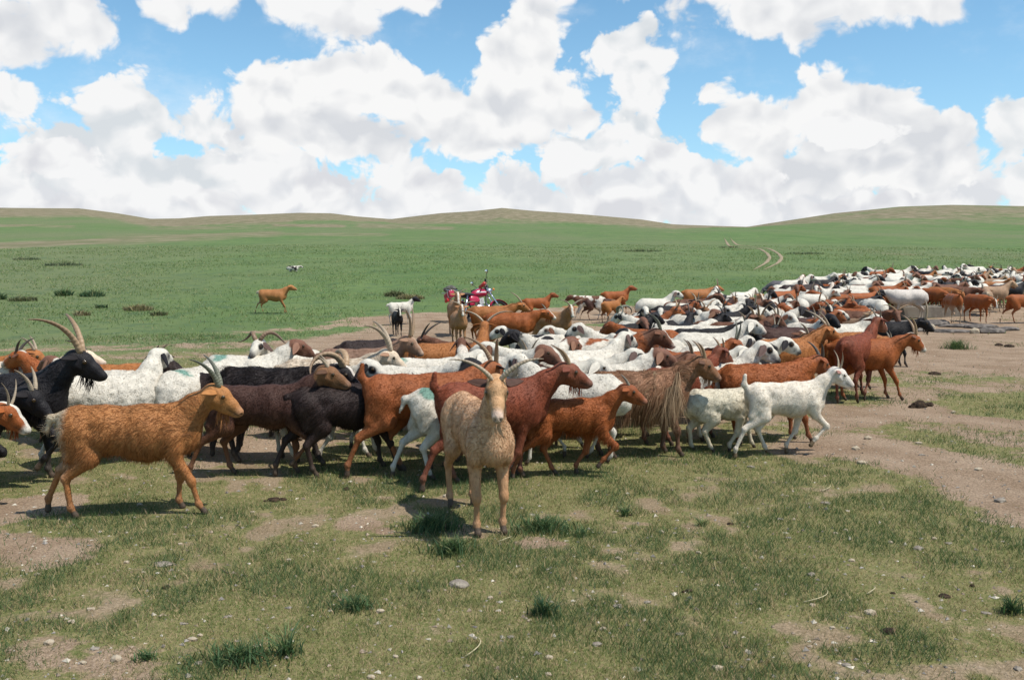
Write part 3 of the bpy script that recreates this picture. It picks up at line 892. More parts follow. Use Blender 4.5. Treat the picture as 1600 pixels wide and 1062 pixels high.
def tube(path, radii, seg=10, flat=1.0, ring=0.0, name='horn', mat=None, rings=None, side=None):
    """swept tapering tube with optional growth rings; path (n,3)"""
    path = np.asarray(path, float); n = len(path)
    T = np.gradient(path, axis=0); T /= np.linalg.norm(T, axis=1, keepdims=True)
    up = np.array([0, 1.0, 0]) if side is None else np.asarray(side, float)
    V = []
    for i in range(n):
        a = up - T[i] * (up @ T[i])
        if np.linalg.norm(a) < 1e-3: a = np.array([1.0, 0, 0]) - T[i] * T[i][0]
        a /= np.linalg.norm(a); c = np.cross(T[i], a); up = a
        th = np.linspace(0, 2 * math.pi, seg, endpoint=False)
        r = radii[i]
        V.append(path[i] + r * (np.cos(th)[:, None] * a * flat + np.sin(th)[:, None] * c))
    V = np.concatenate(V + [path[:1], path[-1:]])
    Fq = []
    for i in range(n - 1):
        for j in range(seg):
            Fq.append((i * seg + j, i * seg + (j + 1) % seg, (i + 1) * seg + (j + 1) % seg, (i + 1) * seg + j))
    e0, e1 = n * seg, n * seg + 1
    for j in range(seg):
        Fq.append((e0, (j + 1) % seg, j, e0)); Fq.append((e1, (n - 1) * seg + j, (n - 1) * seg + (j + 1) % seg, e1))
    me = bpy.data.meshes.new(name)
    me.from_pydata([tuple(v) for v in V], [], [f if len(set(f)) == 4 else tuple(dict.fromkeys(f)) for f in Fq])
    me.polygons.foreach_set('use_smooth', np.ones(len(me.polygons), bool))
    al = np.concatenate([np.repeat(np.linspace(0, 1, n), seg), [0, 1]])
    at = me.attributes.new('along', 'FLOAT', 'POINT'); at.data.foreach_set('value', al.astype(np.float32))
    if mat: me.materials.append(mat)
    return me


HORNS = {   # length, radius, start angle from the face line, curl (deg over the length), outward splay, twist of the tip outward
    'none': None,
    'stub': (.07, .012, 120, 20, 15, 0),
    'short': (.13, .014, 138, 34, 12, 8),
    'mid': (.20, .017, 132, 52, 14, 14),
    'long': (.31, .0195, 134, 62, 12, 18),
    'sabre': (.34, .021, 112, 42, 10, 14),
    'big': (.46, .0225, 130, 82, 12, 34),
    'flat': (.34, .017, 148, 40, 12, 20),
    'lyre': (.30, .0185, 100, 52, 30, 42),
    'wide': (.30, .018, 100, 55, 40, 40),
    'curl': (.50, .029, 112, 280, 30, 16),
    'up': (.24, .017, 104, 34, 10, 10),
    'thin': (.20, .011, 108, 46, 14, 12),
}


def horn_mesh(hp, HM, hs, typ, s, lod, scale=1.0):
    L, r, a0, curl, splay, tw = HORNS[typ]
    L *= scale * .88; r *= (.6 + .4 * scale) * .88
    n = 18 if lod == 0 else 10 if lod == 1 else 6
    if typ == 'curl': n += 8 if lod < 2 else 2
    p = np.array([.022, s * .020, .040]); path = [p.copy()]
    for i in range(n - 1):
        t = i / (n - 1)
        e = R(a0 + curl * (t if typ == 'curl' else t ** 1.15))
        sp = R(splay + tw * t * 1.6)
        d = np.array([math.cos(e) * math.cos(sp), s * math.sin(sp), math.sin(e) * math.cos(sp)])
        p = p + d * L / (n - 1); path.append(p.copy())
    path = np.array(path)
    t = np.linspace(0, 1, n)
    rad = r * (1 - t ** 1.6 * .86) * (1 + .05 * np.sin(t * 80) * (lod == 0))
    W = hp + (path * hs) @ HM.T
    return tube(W, rad * hs, 10 if lod == 0 else 7 if lod == 1 else 5, .72, name='horn', mat=M_HORN)


def ear_mesh(hp, HM, hs, kind, s, lod):
    if kind in ('sheep', 'lamb'):
        L, w, dirv = .125, .034, np.array([-.10, s * .62, -.78])
    else:
        L, w, dirv = .102, .025, np.array([-.40, s * .86, -.14])
    dirv /= np.linalg.norm(dirv)
    base = np.array([.020, s * .046, .020])
    fw = np.array([1.0, 0, 0]) - dirv * dirv[0]; fw /= np.linalg.norm(fw)
    nr = np.cross(dirv, fw)
    nu, nvv = (7, 5) if lod < 2 else (4, 3)
    V, Fc = [], []
    for layer in (0, 1):
        for i in range(nu):
            t = i / (nu - 1)
            ww = w * (math.sin(math.pi * min(1, .22 + .78 * t)) ** .8 * (1 - .25 * t) + .12 * (1 - t))
            for j in range(nvv):
                q = (j / (nvv - 1) - .5) * 2
                cup = .45 * (1 - t * .6) * (q * q) * ww
                V.append(base + dirv * L * t + fw * q * ww + nr * (cup * s + (.0025 if layer else -.0025)) + np.array([0, 0, -.022 * t * t]))
    off = nu * nvv
    for i in range(nu - 1):
        for j in range(nvv - 1):
            a = i * nvv + j
            Fc.append((a, a + 1, a + nvv + 1, a + nvv)); Fc.append((off + a, off + a + nvv, off + a + nvv + 1, off + a + 1))
    rim = [i * nvv for i in range(nu)] + [(nu - 1) * nvv + j for j in range(1, nvv)] + [i * nvv + nvv - 1 for i in range(nu - 2, -1, -1)]
    for a, c in zip(rim[:-1], rim[1:]):
        Fc.append((a, a + off, c + off, c))
    W = hp + (np.array(V) * hs) @ HM.T
    me = bpy.data.meshes.new('ear')
    me.from_pydata([tuple(v) for v in W], [], Fc)
    me.polygons.foreach_set('use_smooth', np.ones(len(me.polygons), bool))
    me.materials.append(M_EAR)
    return me


def ball(c, r, mat, name, seg=10, rings=7, sq=(1, 1, 1)):
    V, Fc = [], []
    for i in range(rings + 1):
        ph = math.pi * i / rings
        for j in range(seg):
            th = 2 * math.pi * j / seg
            V.append((c[0] + sq[0] * r * math.sin(ph) * math.cos(th), c[1] + sq[1] * r * math.sin(ph) * math.sin(th), c[2] + sq[2] * r * math.cos(ph)))
    for i in range(rings):
        for j in range(seg):
            Fc.append((i * seg + j, (i + 1) * seg + j, (i + 1) * seg + (j + 1) % seg, i * seg + (j + 1) % seg))
    me = bpy.data.meshes.new(name); me.from_pydata(V, [], Fc)
    me.polygons.foreach_set('use_smooth', np.ones(len(me.polygons), bool))
    if mat: me.materials.append(mat)
    return me


def tuft_mesh(pts, dirs, n, L, w, rng, name):
    """a hanging lock (beard, tail tassel, mane): strips from the given roots"""
    V, F3 = [], []
    for i in range(n):
        k = rng.integers(len(pts))
        r = np.array(pts[k]) + rng.normal(0, .006, 3)
        d = np.array(dirs[k], float) + rng.normal(0, .16, 3); d /= np.linalg.norm(d)
        l = L * (.5 + .6 * rng.random())
        sd = np.cross(d, rng.normal(size=3)); sd /= np.linalg.norm(sd)
        m = r + d * l * .5; t = m + (d + np.array([0, 0, -.35]) + rng.normal(0, .26, 3)) * l * .5
        o = len(V)
        V += [r - sd * w * .5, r + sd * w * .5, m + sd * w * .45, m - sd * w * .45, t]
        F3 += [(o, o + 1, o + 2), (o, o + 2, o + 3), (o + 3, o + 2, o + 4)]
    return np_mesh(name, np.array(V), np.array(F3), True)


# ------------------------------------------------------------------ coats: real base colours, chosen per animal
C = dict(tan=(.345, .145, .049), pale=(.56, .37, .20), chest=(.265, .078, .024), red=(.185, .045, .019), orange=(.325, .122, .035), rust=(.285, .080, .020),
         dbrown=(.060, .026, .018), black=(.012, .010, .011), brown=(.135, .056, .030), grey=(.23, .215, .21), white=(.58, .53, .445), cream=(.54, .46, .33),
         ivory=(.58, .52, .40), dun=(.30, .185, .11), mush=(.33, .235, .165), dgrey=(.10, .095, .10))
COATS = {}


def coat(name, base, second=None, head=None, leg=None, patch=2.0, neckf=0.0, blaze=0.0, face='white', eyep=0.0, eyec='black', muzf=.25, muzc=(.30, .20, .16), bellyf=.3, rumpf=0.0,
         ear=None, dye=0.0, tipf=.25, tipc=None, hoof=(.075, .052, .036), sheen=.03):
    g = lambda x, d: C[x] if isinstance(x, str) else (x if x is not None else d)
    B = g(base, None)
    COATS[name] = dict(coat=B, coat2=g(second, B), headc=g(head, B), legc=g(leg, B), patch=patch, neckf=neckf, blaze=blaze, facec=g(face, None), eyep=eyep, eyec=g(eyec, None),
                       muzf=muzf, muzc=muzc, bellyf=bellyf, rumpf=rumpf, earc=g(ear, g(head, B)), dye=dye, tipf=tipf, tipc=g(tipc, tuple(min(.9, c * 1.6 + .02) for c in B)), hoofc=hoof, sheen=sheen)


coat('tan', 'tan', 'cream', head=(.36, .155, .05), leg=(.34, .135, .045), rumpf=.85, tipc=(.46, .26, .13), tipf=.3, bellyf=.2)
coat('pale', (.56, .345, .20), 'cream', head=(.52, .30, .15), leg=(.46, .24, .115), muzf=.85, muzc=(.60, .45, .36), eyep=.75, eyec=(.16, .08, .035), ear=(.07, .035, .025), tipc=(.66, .46, .27), tipf=.45)
coat('rust_blaze', 'rust', head='rust', blaze=1, muzf=1, muzc=C['white'], ear='rust')
coat('black', 'black', muzc=(.02, .016, .015), leg='black', tipf=.12, tipc=(.05, .035, .025), sheen=.05)
coat('dbrown', 'dbrown', head=(.20, .095, .042), leg=(.15, .062, .028), neckf=.25, ear=(.09, .045, .025), tipf=.2, tipc=(.12, .06, .04))
coat('bbrown', (.026, .015, .013), head='black', leg=(.035, .02, .016), tipf=.3, tipc=(.10, .05, .03), sheen=.05)
coat('chest', 'chest', head=(.27, .088, .03), leg=(.29, .10, .036), ear=(.05, .025, .018))
coat('red', 'red', head=(.165, .05, .025), leg=(.165, .05, .026), ear=(.15, .045, .026))
coat('orange', 'orange', head=(.33, .12, .034), leg=(.27, .09, .03), tipf=.4, tipc=(.46, .22, .085))
coat('rust', 'rust', head=(.23, .065, .02), leg=(.25, .078, .026), tipf=.4, tipc=(.38, .15, .055))
coat('longhair', (.26, .13, .070), head=(.22, .10, .048), leg=(.13, .06, .035), neckf=.45, tipf=.85, tipc=(.60, .43, .25), ear=(.10, .05, .03))
coat('creamlock', (.35, .235, .135), tipf=.8, tipc=(.54, .41, .27), bellyf=0)
coat('fringe', (.43, .235, .10), bellyf=0, tipf=.5, tipc=(.6, .38, .2))
coat('white', 'white', dye=0, muzc=(.55, .36, .30), muzf=.5, tipf=.2, tipc=(.8, .76, .68), hoof=(.10, .075, .05))
coat('white_dye', 'white', dye=1, muzc=(.4, .3, .26), tipf=.2)
coat('white_eye', 'white', eyep=1, muzf=.9, muzc=(.03, .025, .025), ear=(.10, .06, .05), tipf=.2)
coat('white_eye_dye', 'white', eyep=1, dye=1, muzf=.9, muzc=(.03, .025, .025), ear='black', tipf=.2)
coat('white_blackhead', 'white', head='black', neckf=.10, muzc=(.03, .025, .025), ear='black', leg=(.5, .46, .4))
coat('white_blackneck', 'white', head='black', neckf=.45, muzc=(.03, .025, .025), ear='black', leg=(.4, .36, .3))
coat('white_brownhead', 'white', head=(.17, .075, .045), neckf=.12, muzc=(.10, .06, .05), ear=(.20, .10, .06), leg=(.6, .53, .44))
coat('white_brownhead_dye', 'white', head=(.17, .075, .045), neckf=.12, muzc=(.10, .06, .05), ear=(.22, .11, .07), dye=1)
coat('white_brownears', 'white', eyep=.8, eyec='brown', ear='brown', muzf=.5, muzc=(.12, .07, .06))
coat('white_blackears', 'white', ear='black', eyep=.6, neckf=.0, muzf=.8, muzc=(.03, .025, .025))
coat('shorn', (.56, .47, .385), muzc=(.45, .33, .28), ear=(.45, .3, .25))
coat('shorn_black', (.52, .46, .40), head='black', ear='black', leg=(.44, .37, .30))
coat('lamb', 'ivory', head=(.66, .58, .44), leg='cream', tipf=.3)
coat('kidwhite', (.66, .58, .475), head=(.66, .59, .51), leg=(.60, .52, .42), ear=(.28, .14, .11), muzf=.4, muzc=(.7, .5, .42), hoof=(.13, .09, .05))
coat('pied', 'white', second='chest', head='brown', patch=.50, blaze=1, muzf=.6, muzc=(.6, .5, .42), neckf=.6, leg=(.4, .3, .22), ear='brown')
coat('pied_black', 'white', second='black', head='white', patch=.50, eyep=1, ear='black', muzf=.9, muzc=(.03, .025, .025))
coat('black_blaze', 'black', head='black', blaze=1, muzf=.8, muzc=C['white'], leg='black', ear='black', sheen=.05)
coat('ram', (.020, .014, .013), head=(.016, .012, .012), blaze=1, face=(.55, .50, .44), muzf=.7, muzc=(.10, .09, .085), ear='black', tipf=.3, tipc=(.12, .07, .05), neckf=.2, sheen=.05)
coat('creamgoat', (.55, .45, .34), head=(.60, .47, .34), ear=(.28, .16, .10), muzf=.4, muzc=(.65, .55, .45))
coat('brown', 'brown', head=(.16, .07, .04), leg=(.16, .075, .04))
coat('browngrey', (.225, .13, .085), head=(.25, .145, .09), muzf=.6, muzc=(.42, .30, .22), blaze=.4, face=(.5, .36, .26))
coat('brown_blaze', 'rust', head='rust', blaze=1, muzf=1, muzc=C['white'], ear='brown')
coat('grey', 'dgrey', head='dgrey')
coat('dun', 'dun', second='cream', head=(.38, .24, .14), rumpf=.5, leg=(.34, .21, .12))
coat('tanblaze', (.36, .19, .09), head=(.33, .16, .075), blaze=1, muzf=1, muzc=C['white'])
coat('wbrown', (.62, .55, .46), second='brown', patch=.52, head='brown', neckf=.5, ear='brown')
coat('mixed_rust', 'rust', second='cream', head='rust', blaze=.8, muzf=.6, muzc=C['cream'], bellyf=.9, leg=(.45, .33, .22))
PROPS = ('coat', 'coat2', 'headc', 'legc', 'patch', 'neckf', 'blaze', 'facec', 'eyep', 'eyec', 'muzf', 'muzc', 'bellyf', 'rumpf', 'earc', 'dye', 'tipf', 'tipc', 'hoofc', 'sheen')
HORNC = {'pale': ((.42, .33, .23), (.20, .15, .10)), 'grey': ((.30, .26, .20), (.10, .085, .07)), 'green': ((.16, .16, .11), (.07, .075, .06)), 'dark': ((.10, .08, .065), (.03, .025, .022)),
         'tan': ((.38, .255, .15), (.16, .10, .06)), 'brown': ((.22, .14, .085), (.09, .06, .04))}


def link(name, me, parent, mat=None):
    o = bpy.data.objects.new(name, me)
    COL.objects.link(o)
    o.parent = parent
    return o


def put_props(o, ct, seed, hornc='pale'):
    d = COATS[ct]
    for k in PROPS:
        v = d[k]
        o[k] = [float(x) for x in v] if isinstance(v, tuple) else float(v)
    o['seed'] = float(seed)
    o['hornc'] = list(HORNC[hornc][0]); o['horntip'] = list(HORNC[hornc][1])


HAIR = {    # count, length, width, lay, skirt, curl
    'short': (6500, .024, .0028, .18, .4, .02),
    'fluff': (9000, .028, .0028, .26, .35, .04),
    'medium': (9000, .042, .0028, .20, 1.1, .05),
    'shaggy': (9000, .075, .0036, .36, .7, .08),
    'long': (11000, .115, .0034, .22, .75, .05),
    'wool': (7000, .024, .0044, .65, .2, .40),
    'curly': (8000, .036, .0050, .70, .4, .45),
}


def make_animal(name, kind, ct, loc, yaw, size, label, group, cat, neck=45, nyaw=0, hpitch=-30, hyaw=0, gait='stand', tail_up=False, horn='mid', hornc='pale', hair='short', lod=1, vox=None,
                beard=0, seed=None, hair_n=1.0, horn_s=1.0, blen=.90):
    if not beard and kind in ('goat', 'shaggy') and lod < 2: beard = .075
    seed = seed if seed is not None else RNG.random() * 50
    rng = np.random.default_rng(int(seed * 1000) + 5)
    vox = vox or (.0130, .0205, .032)[lod]
    body = body_mesh(kind, neck, nyaw, hpitch, hyaw, gait, tail_up, vox, blen)
    me, hp, HM, hs, D = body
    root = bpy.data.objects.new(name, None)
    COL.objects.link(root)
    root.empty_display_size = .1
    root.location = loc
    root.rotation_euler = (0, 0, R(yaw))
    root.scale = (size, size, size)
    root['label'] = label; root['category'] = cat
    if group: root['group'] = group
    if not me.materials: me.materials.append(M_COAT)
    parts = [link('body', me, root)]
    ck = (id(me), horn, lod, round(horn_s, 2))
    if ck not in PART_CACHE:
        L = {'ear': [ear_mesh(hp, HM, hs, kind, s, lod) for s in (1, -1)]}
        if HORNS[horn]:
            L['horn'] = [horn_mesh(hp, HM, hs, horn, s, lod, horn_s) for s in (1, -1)]
        if lod < 2:
            L['eye'] = [ball(hp + HM @ (np.array([.077, s * .0425, .012]) * hs), .0145 * hs, M_EYE, 'eye') for s in (1, -1)]
        PART_CACHE[ck] = L
    for nm, ms in PART_CACHE[ck].items():
        for mm in ms:
            parts.append(link(nm, mm, root))
    if hair and lod < 2:
        n, ln, wd, lay, sk, cu = HAIR[hair]
        hk = (id(me), hair, round(hair_n, 2))
        if hk not in PART_CACHE or hair_n > 1:
            hm = fur_mesh(body, rng, int(n * hair_n * (1.0 if lod == 0 else .55)), ln, wd * (1 if lod == 0 else 1.5), lay, sk, cu, seg=2 if (lod == 0 and hair in ('shaggy', 'long', 'medium', 'fluff')) else 1)
            hm.materials.append(M_HAIR)
            PART_CACHE[hk] = hm
        ho = link('hair', PART_CACHE[hk], root); ho['kind'] = 'stuff'
        parts.append(ho)
    if beard and lod < 2:
        ch = [hp + HM @ (np.array([x, 0, -.070]) * hs) for x in (.09, .12, .15)]
        bm_ = tuft_mesh(ch, [(-.1, 0, -1)] * 3, 60, beard, .005, rng, 'beard')
        bm_.materials.append(M_HAIR)
        for a, val in (('rest', None), ('tip', .6), ('hrnd', .7)):
            if val is not None:
                at = bm_.attributes.new(a, 'FLOAT', 'POINT'); at.data.foreach_set('value', np.full(len(bm_.vertices), val, np.float32))
        at = bm_.attributes.new('skin', 'FLOAT_VECTOR', 'POINT'); at.data.foreach_set('vector', np.tile(np.array([.3, .0, .6], np.float32), len(bm_.vertices)))
        at = bm_.attributes.new('rest', 'FLOAT_VECTOR', 'POINT'); at.data.foreach_set('vector', np.tile(np.array([.3, 0, .6], np.float32), len(bm_.vertices)))
        parts.append(link('beard', bm_, root))
    for p in parts:
        put_props(p, ct, seed, hornc)
    return root, body


PART_CACHE = {}


def hair_piece(name, root, pts, dirs, n, L, w, ct, seed, skin):
    """a lock of hair of its own colour on an animal"""
    me = tuft_mesh(pts, dirs, n, L, w, np.random.default_rng(int(seed * 10)), name)
    me.materials.append(M_HAIR)
    k = len(me.vertices)
    rest = np.tile(np.array(pts[0], np.float32), k) + np.repeat(np.random.default_rng(1).normal(0, .02, (k // 5, 3)), 5, 0).ravel().astype(np.float32)
    for a, v in (('tip', np.tile([0, 0, .5, .5, 1.0], k // 5)), ('hrnd', np.repeat(np.random.default_rng(2).random(k // 5), 5))):
        at = me.attributes.new(a, 'FLOAT', 'POINT'); at.data.foreach_set('value', v.astype(np.float32))
    for a, v in (('rest', rest), ('skin', np.tile(np.array(skin, np.float32), k))):
        at = me.attributes.new(a, 'FLOAT_VECTOR', 'POINT'); at.data.foreach_set('vector', v.astype(np.float32))
    o = link(name, me, root)
    put_props(o, ct, seed)
    return o
# ================================================================== the herd
# label, shape, coat, x of the body's middle, ('f' foot line | 'b' back line, y) in the photograph's pixels, heading (0 right, 90 away, 180 left, -90 to the camera), size, pose
def K(**k): return k
HERD = [
 # ---- front rank
 ('pale tan goat with spread horns staring straight at the camera in front', 'slim', 'pale', 746, 'f', 815, -72, 1.10, K(neck=62, nyaw=-6, hpitch=-40, hyaw=-8, gait='square', horn='lyre', horn_s=.92, hair='fluff', beard=.05, vox=.008, seed=3.1, hair_n=1.6, blen=.98)),
 ('tan goat with cream rump tuft striding past at the near left', 'goat', 'tan', 212, 'f', 802, 6, 1.02, K(neck=42, nyaw=-4, hpitch=-34, gait='tan', horn='long', hornc='green', hair='medium', beard=.11, vox=.010, seed=8.2, hair_n=1.3, horn_s=.95, blen=1.0)),
 ('rust goat with white face cut off by the left edge of the view', 'goat', 'rust_blaze', -112, 'f', 795, 2, .98, K(neck=22, hpitch=-38, gait='walk3', horn='thin', hair='short', seed=2.2)),
 ('big black goat with long backswept brown horns and black beard', 'goat', 'black', 12, 'f', 752, 4, 1.16, K(neck=48, hpitch=-30, gait='walk4', horn='big', hornc='tan', hair='short', beard=.10, seed=4.4)),
 ('black goat with pale horn holding its head low before the big black goat', 'goat', 'black', -78, 'f', 768, 8, 1.06, K(neck=18, nyaw=-10, hpitch=-40, gait='walk2', horn='mid', hornc='pale', hair='short', seed=5.1)),
 ('white sheep with black ears seen from behind beside the black goat', 'sheep', 'white_blackears', 172, 'b', 588, 18, 1.10, K(neck=46, nyaw=22, hpitch=-22, hyaw=-6, gait='walk1', horn='none', hair='wool', seed=6.6)),
 ('dark brown goat with tan face and small horns behind the tan goat', 'slim', 'dbrown', 412, 'f', 743, 3, 1.0, K(neck=46, hpitch=-24, gait='walk4', horn='short', hornc='pale', hair='short', seed=7.3)),
 ('black brown goat with shaggy coat and dark ears behind the chestnut rump', 'goat', 'bbrown', 540, 'f', 738, 22, .98, K(neck=12, nyaw=-4, hpitch=-40, gait='walk1', horn='short', hornc='grey', hair='medium', seed=9.5)),
 ('tall chestnut goat with raised tail and long horns left of the staring goat', 'goat', 'chest', 662, 'f', 738, 10, 1.10, K(neck=28, nyaw=26, hpitch=-30, hyaw=20, gait='walk2', tail_up=True, horn='long', hornc='tan', hair='short', seed=1.9)),
 ('red goat stepping out behind the staring goat with one hind leg trailing', 'goat', 'red', 772, 'f', 754, 22, 1.08, K(neck=38, nyaw=-14, hpitch=-24, gait='kick', tail_up=True, horn='mid', hornc='tan', hair='short', seed=2.7)),
 ('white goat with dyed rump half hidden between chestnut and red goats', 'slim', 'white_dye', 722, 'f', 744, 14, .98, K(neck=20, hpitch=-36, gait='walk1', horn='none', hair='short', seed=3.3)),
 ('small shaggy rust kid with stub horns right of the staring goat', 'kid', 'rust', 893, 'f', 744, 5, .86, K(neck=44, nyaw=-6, hpitch=-26, gait='walk2', tail_up=False, horn='short', hornc='grey', hair='shaggy', seed=4.9, hair_n=1.2)),
 ('long haired brown goat with cream locks hanging to its knees', 'shaggy', 'longhair', 1000, 'f', 712, 10, 1.03, K(neck=40, nyaw=-8, hpitch=-34, gait='stand', horn='mid', hornc='tan', hair='long', seed=5.5, hair_n=1.2)),
 ('slender red goat looking away between the long haired goat and the lamb', 'slim', 'red', 1062, 'f', 692, 24, 1.0, K(neck=52, nyaw=10, hpitch=-30, gait='walk3', horn='short', hornc='tan', hair='short', seed=6.1)),
 ('curly cream lamb walking behind the white goat with raised tail', 'lamb', 'lamb', 1128, 'f', 704, 10, .78, K(neck=24, nyaw=8, hpitch=-38, gait='walk3', horn='none', hair='curly', seed=7.8)),
 ('smooth white goat with raised tail walking right at the herd front', 'slim', 'kidwhite', 1226, 'f', 711, 10, .90, K(neck=44, nyaw=-6, hpitch=-32, gait='walk2', tail_up=True, horn='thin', hornc='pale', hair='short', vox=.010, seed=8.8)),
 ('shaggy rust goat with dark curved horn behind the white goat', 'shaggy', 'rust', 1192, 'f', 690, 6, 1.02, K(neck=28, nyaw=14, hpitch=-34, gait='walk1', horn='mid', hornc='dark', hair='shaggy', seed=9.1)),
 ('smooth red goat seen from behind walking away near the herd right end', 'slim', 'red', 1337, 'f', 626, 50, 1.10, K(neck=52, nyaw=-12, hpitch=-24, gait='walk3', horn='short', hornc='grey', hair='short', seed=2.1)),
 ('rust goat with white muzzle and ringed horns leading at the right', 'goat', 'brown_blaze', 1352, 'b', 533, 12, 1.05, K(neck=30, nyaw=-8, hpitch=-40, gait='walk1', horn='long', hornc='tan', hair='short', seed=3.7)),
 ('woolly orange goat with long flat horns and tan muzzle', 'shaggy', 'orange', 1232, 'b', 531, 14, 1.06, K(neck=46, nyaw=-8, hpitch=-24, gait='stand', horn='flat', hornc='pale', hair='shaggy', seed=4.2)),
 # ---- left rank behind
 ('rust goat with white head turned left and dark horn at the far left', 'goat', 'brown_blaze', 104, 'b', 578, 172, 1.0, K(neck=48, hpitch=-20, gait='stand', horn='mid', hornc='dark', hair='short', seed=11.1)),
 ('orange goat back showing above the black goat at the left edge', 'goat', 'orange', -40, 'b', 562, 8, 1.05, K(neck=30, hpitch=-30, gait='stand', horn='mid', hair='short', seed=11.8)),
 ('brown headed sheep looking left behind the black goat horns', 'sheep', 'white_brownhead', 152, 'b', 581, 165, 1.05, K(neck=22, nyaw=-8, hpitch=-14, gait='stand', horn='none', hair='wool', seed=12.2)),
 ('white nosed goat peeping out behind the big black goat face', 'goat', 'creamgoat', 40, 'b', 568, 2, 1.05, K(neck=34, hpitch=-14, gait='stand', horn='mid', hornc='dark', hair='short', seed=12.9)),
 ('orange goat with only its back showing behind the black eared sheep', 'goat', 'orange', 190, 'b', 572, 4, 1.0, K(neck=-12, hpitch=-40, gait='stand', horn='none', hair='short', seed=13.2)),
 ('shaggy black goat facing left with forked horns behind the white sheep', 'shaggy', 'bbrown', 320, 'b', 585, 168, 1.02, K(neck=52, nyaw=-8, hpitch=-20, gait='stand', horn='short', hornc='brown', hair='shaggy', seed=13.9)),
 ('white sheep rump with dye mark behind the tan goat neck', 'sheep', 'white_dye', 303, 'b', 576, 72, 1.10, K(neck=10, hpitch=-30, gait='stand', horn='none', hair='wool', seed=14.3)),
 ('brown faced white sheep walking away behind the black ram', 'sheep', 'white_brownhead_dye', 385, 'b', 557, 16, 1.05, K(neck=18, nyaw=6, hpitch=-26, gait='walk1', horn='none', hair='wool', seed=14.9)),
 ('horned ram with white face and black eye patches looking back', 'sheep', 'white_eye', 452, 'b', 552, -128, 1.02, K(neck=46, nyaw=18, hpitch=-26, gait='stand', horn='curl', hornc='brown', hair='wool', seed=15.2, horn_s=.8)),
 ('black ram with great curled horns and pale nose stripe', 'shaggy', 'ram', 424, 'b', 578, 4, 1.14, K(neck=24, nyaw=-4, hpitch=-30, gait='walk1', horn='curl', hornc='tan', hair='long', seed=15.8)),
 ('white sheep with black eye patches behind the dark brown goat', 'sheep', 'white_eye_dye', 492, 'b', 588, 5, 1.08, K(neck=36, nyaw=-4, hpitch=-28, gait='walk3', horn='none', hair='wool', seed=16.1)),
 ('cream goat with broad curved horn behind the black patched sheep', 'goat', 'creamgoat', 512, 'b', 566, 5, 1.08, K(neck=34, hpitch=-32, gait='walk1', horn='big', hornc='pale', hair='medium', seed=16.7)),
 ('grey brown goat with tall upright horns looking right', 'goat', 'browngrey', 562, 'b', 548, 2, 1.06, K(neck=44, nyaw=-10, hpitch=-36, gait='stand', horn='sabre', hornc='tan', hair='short', seed=17.2)),
 ('black goat with bristling mane behind the grey brown goat', 'shaggy', 'bbrown', 582, 'b', 533, 30, 1.02, K(neck=8, hpitch=-36, gait='stand', horn='none', hair='shaggy', seed=17.9)),
 # ---- middle of the herd
 ('white sheep with dye mark and black neck patch left of the staring goat', 'sheep', 'white_dye', 664, 'b', 562, 3, 1.06, K(neck=4, hpitch=-34, gait='walk1', horn='none', hair='wool', seed=21.1)),
 ('woolly orange goat standing alone left of the bike goats', 'shaggy', 'orange', 682, 'b', 538, 6, 1.0, K(neck=-4, hpitch=-40, gait='stand', horn='none', hair='shaggy', seed=21.6)),
 ('brown sheep with white crown seen from behind', 'sheep', 'wbrown', 716, 'b', 560, 84, 1.0, K(neck=44, nyaw=4, hpitch=-20, gait='stand', horn='none', hair='wool', seed=22.2)),
 ('brown goat with flat dark horns looking left above the woolly back', 'goat', 'brown', 722, 'b', 538, 150, 1.0, K(neck=28, hpitch=-24, gait='stand', horn='flat', hornc='dark', hair='short', seed=22.8)),
 ('orange goat from behind with wide curled horns', 'goat', 'orange', 748, 'b', 536, 84, 1.08, K(neck=58, nyaw=-6, hpitch=-22, gait='stand', horn='wide', hornc='pale', hair='medium', seed=23.3, horn_s=1.2)),
 ('white sheep with dark nose squeezed behind the staring goat horns', 'sheep', 'white_eye', 724, 'b', 574, 6, 1.0, K(neck=34, nyaw=-12, hpitch=-32, gait='stand', horn='none', hair='wool', seed=23.9)),
 ('white sheep stretching its neck up behind the staring goat', 'sheep', 'white_brownears', 842, 'b', 556, 174, 1.05, K(neck=30, nyaw=10, hpitch=-6, gait='walk1', horn='none', hair='wool', seed=24.4)),
 ('white sheep with green dye spot just right of the staring goat horn', 'sheep', 'white_dye', 838, 'b', 580, 4, 1.08, K(neck=10, hpitch=-36, gait='walk3', horn='none', hair='wool', seed=24.9)),
 ('white sheep with spotted muzzle low between staring goat and red goat head', 'sheep', 'white_eye', 770, 'b', 588, 8, 1.0, K(neck=6, nyaw=-30, hpitch=-26, gait='stand', horn='none', hair='wool', seed=25.5)),
 ('white sheep with all black head turned left in the herd middle', 'sheep', 'white_blackneck', 868, 'b', 532, 172, 1.05, K(neck=24, nyaw=14, hpitch=-30, gait='walk1', horn='none', hair='wool', seed=25.9)),
 ('pied white sheep with black spots behind the black headed sheep', 'sheep', 'pied_black', 842, 'b', 524, 168, 1.02, K(neck=30, hpitch=-26, gait='stand', horn='none', hair='wool', seed=26.4)),
 ('white sheep with brown head low on the bare earth', 'sheep', 'white_brownears', 912, 'b', 519, 176, .98, K(neck=12, nyaw=10, hpitch=-22, gait='stand', horn='none', hair='wool', seed=26.8)),
 ('white sheep with black eye patch behind the brown pied goat', 'sheep', 'white_eye', 962, 'b', 524, 172, 1.05, K(neck=38, nyaw=12, hpitch=-30, gait='walk1', horn='none', hair='wool', seed=27.3)),
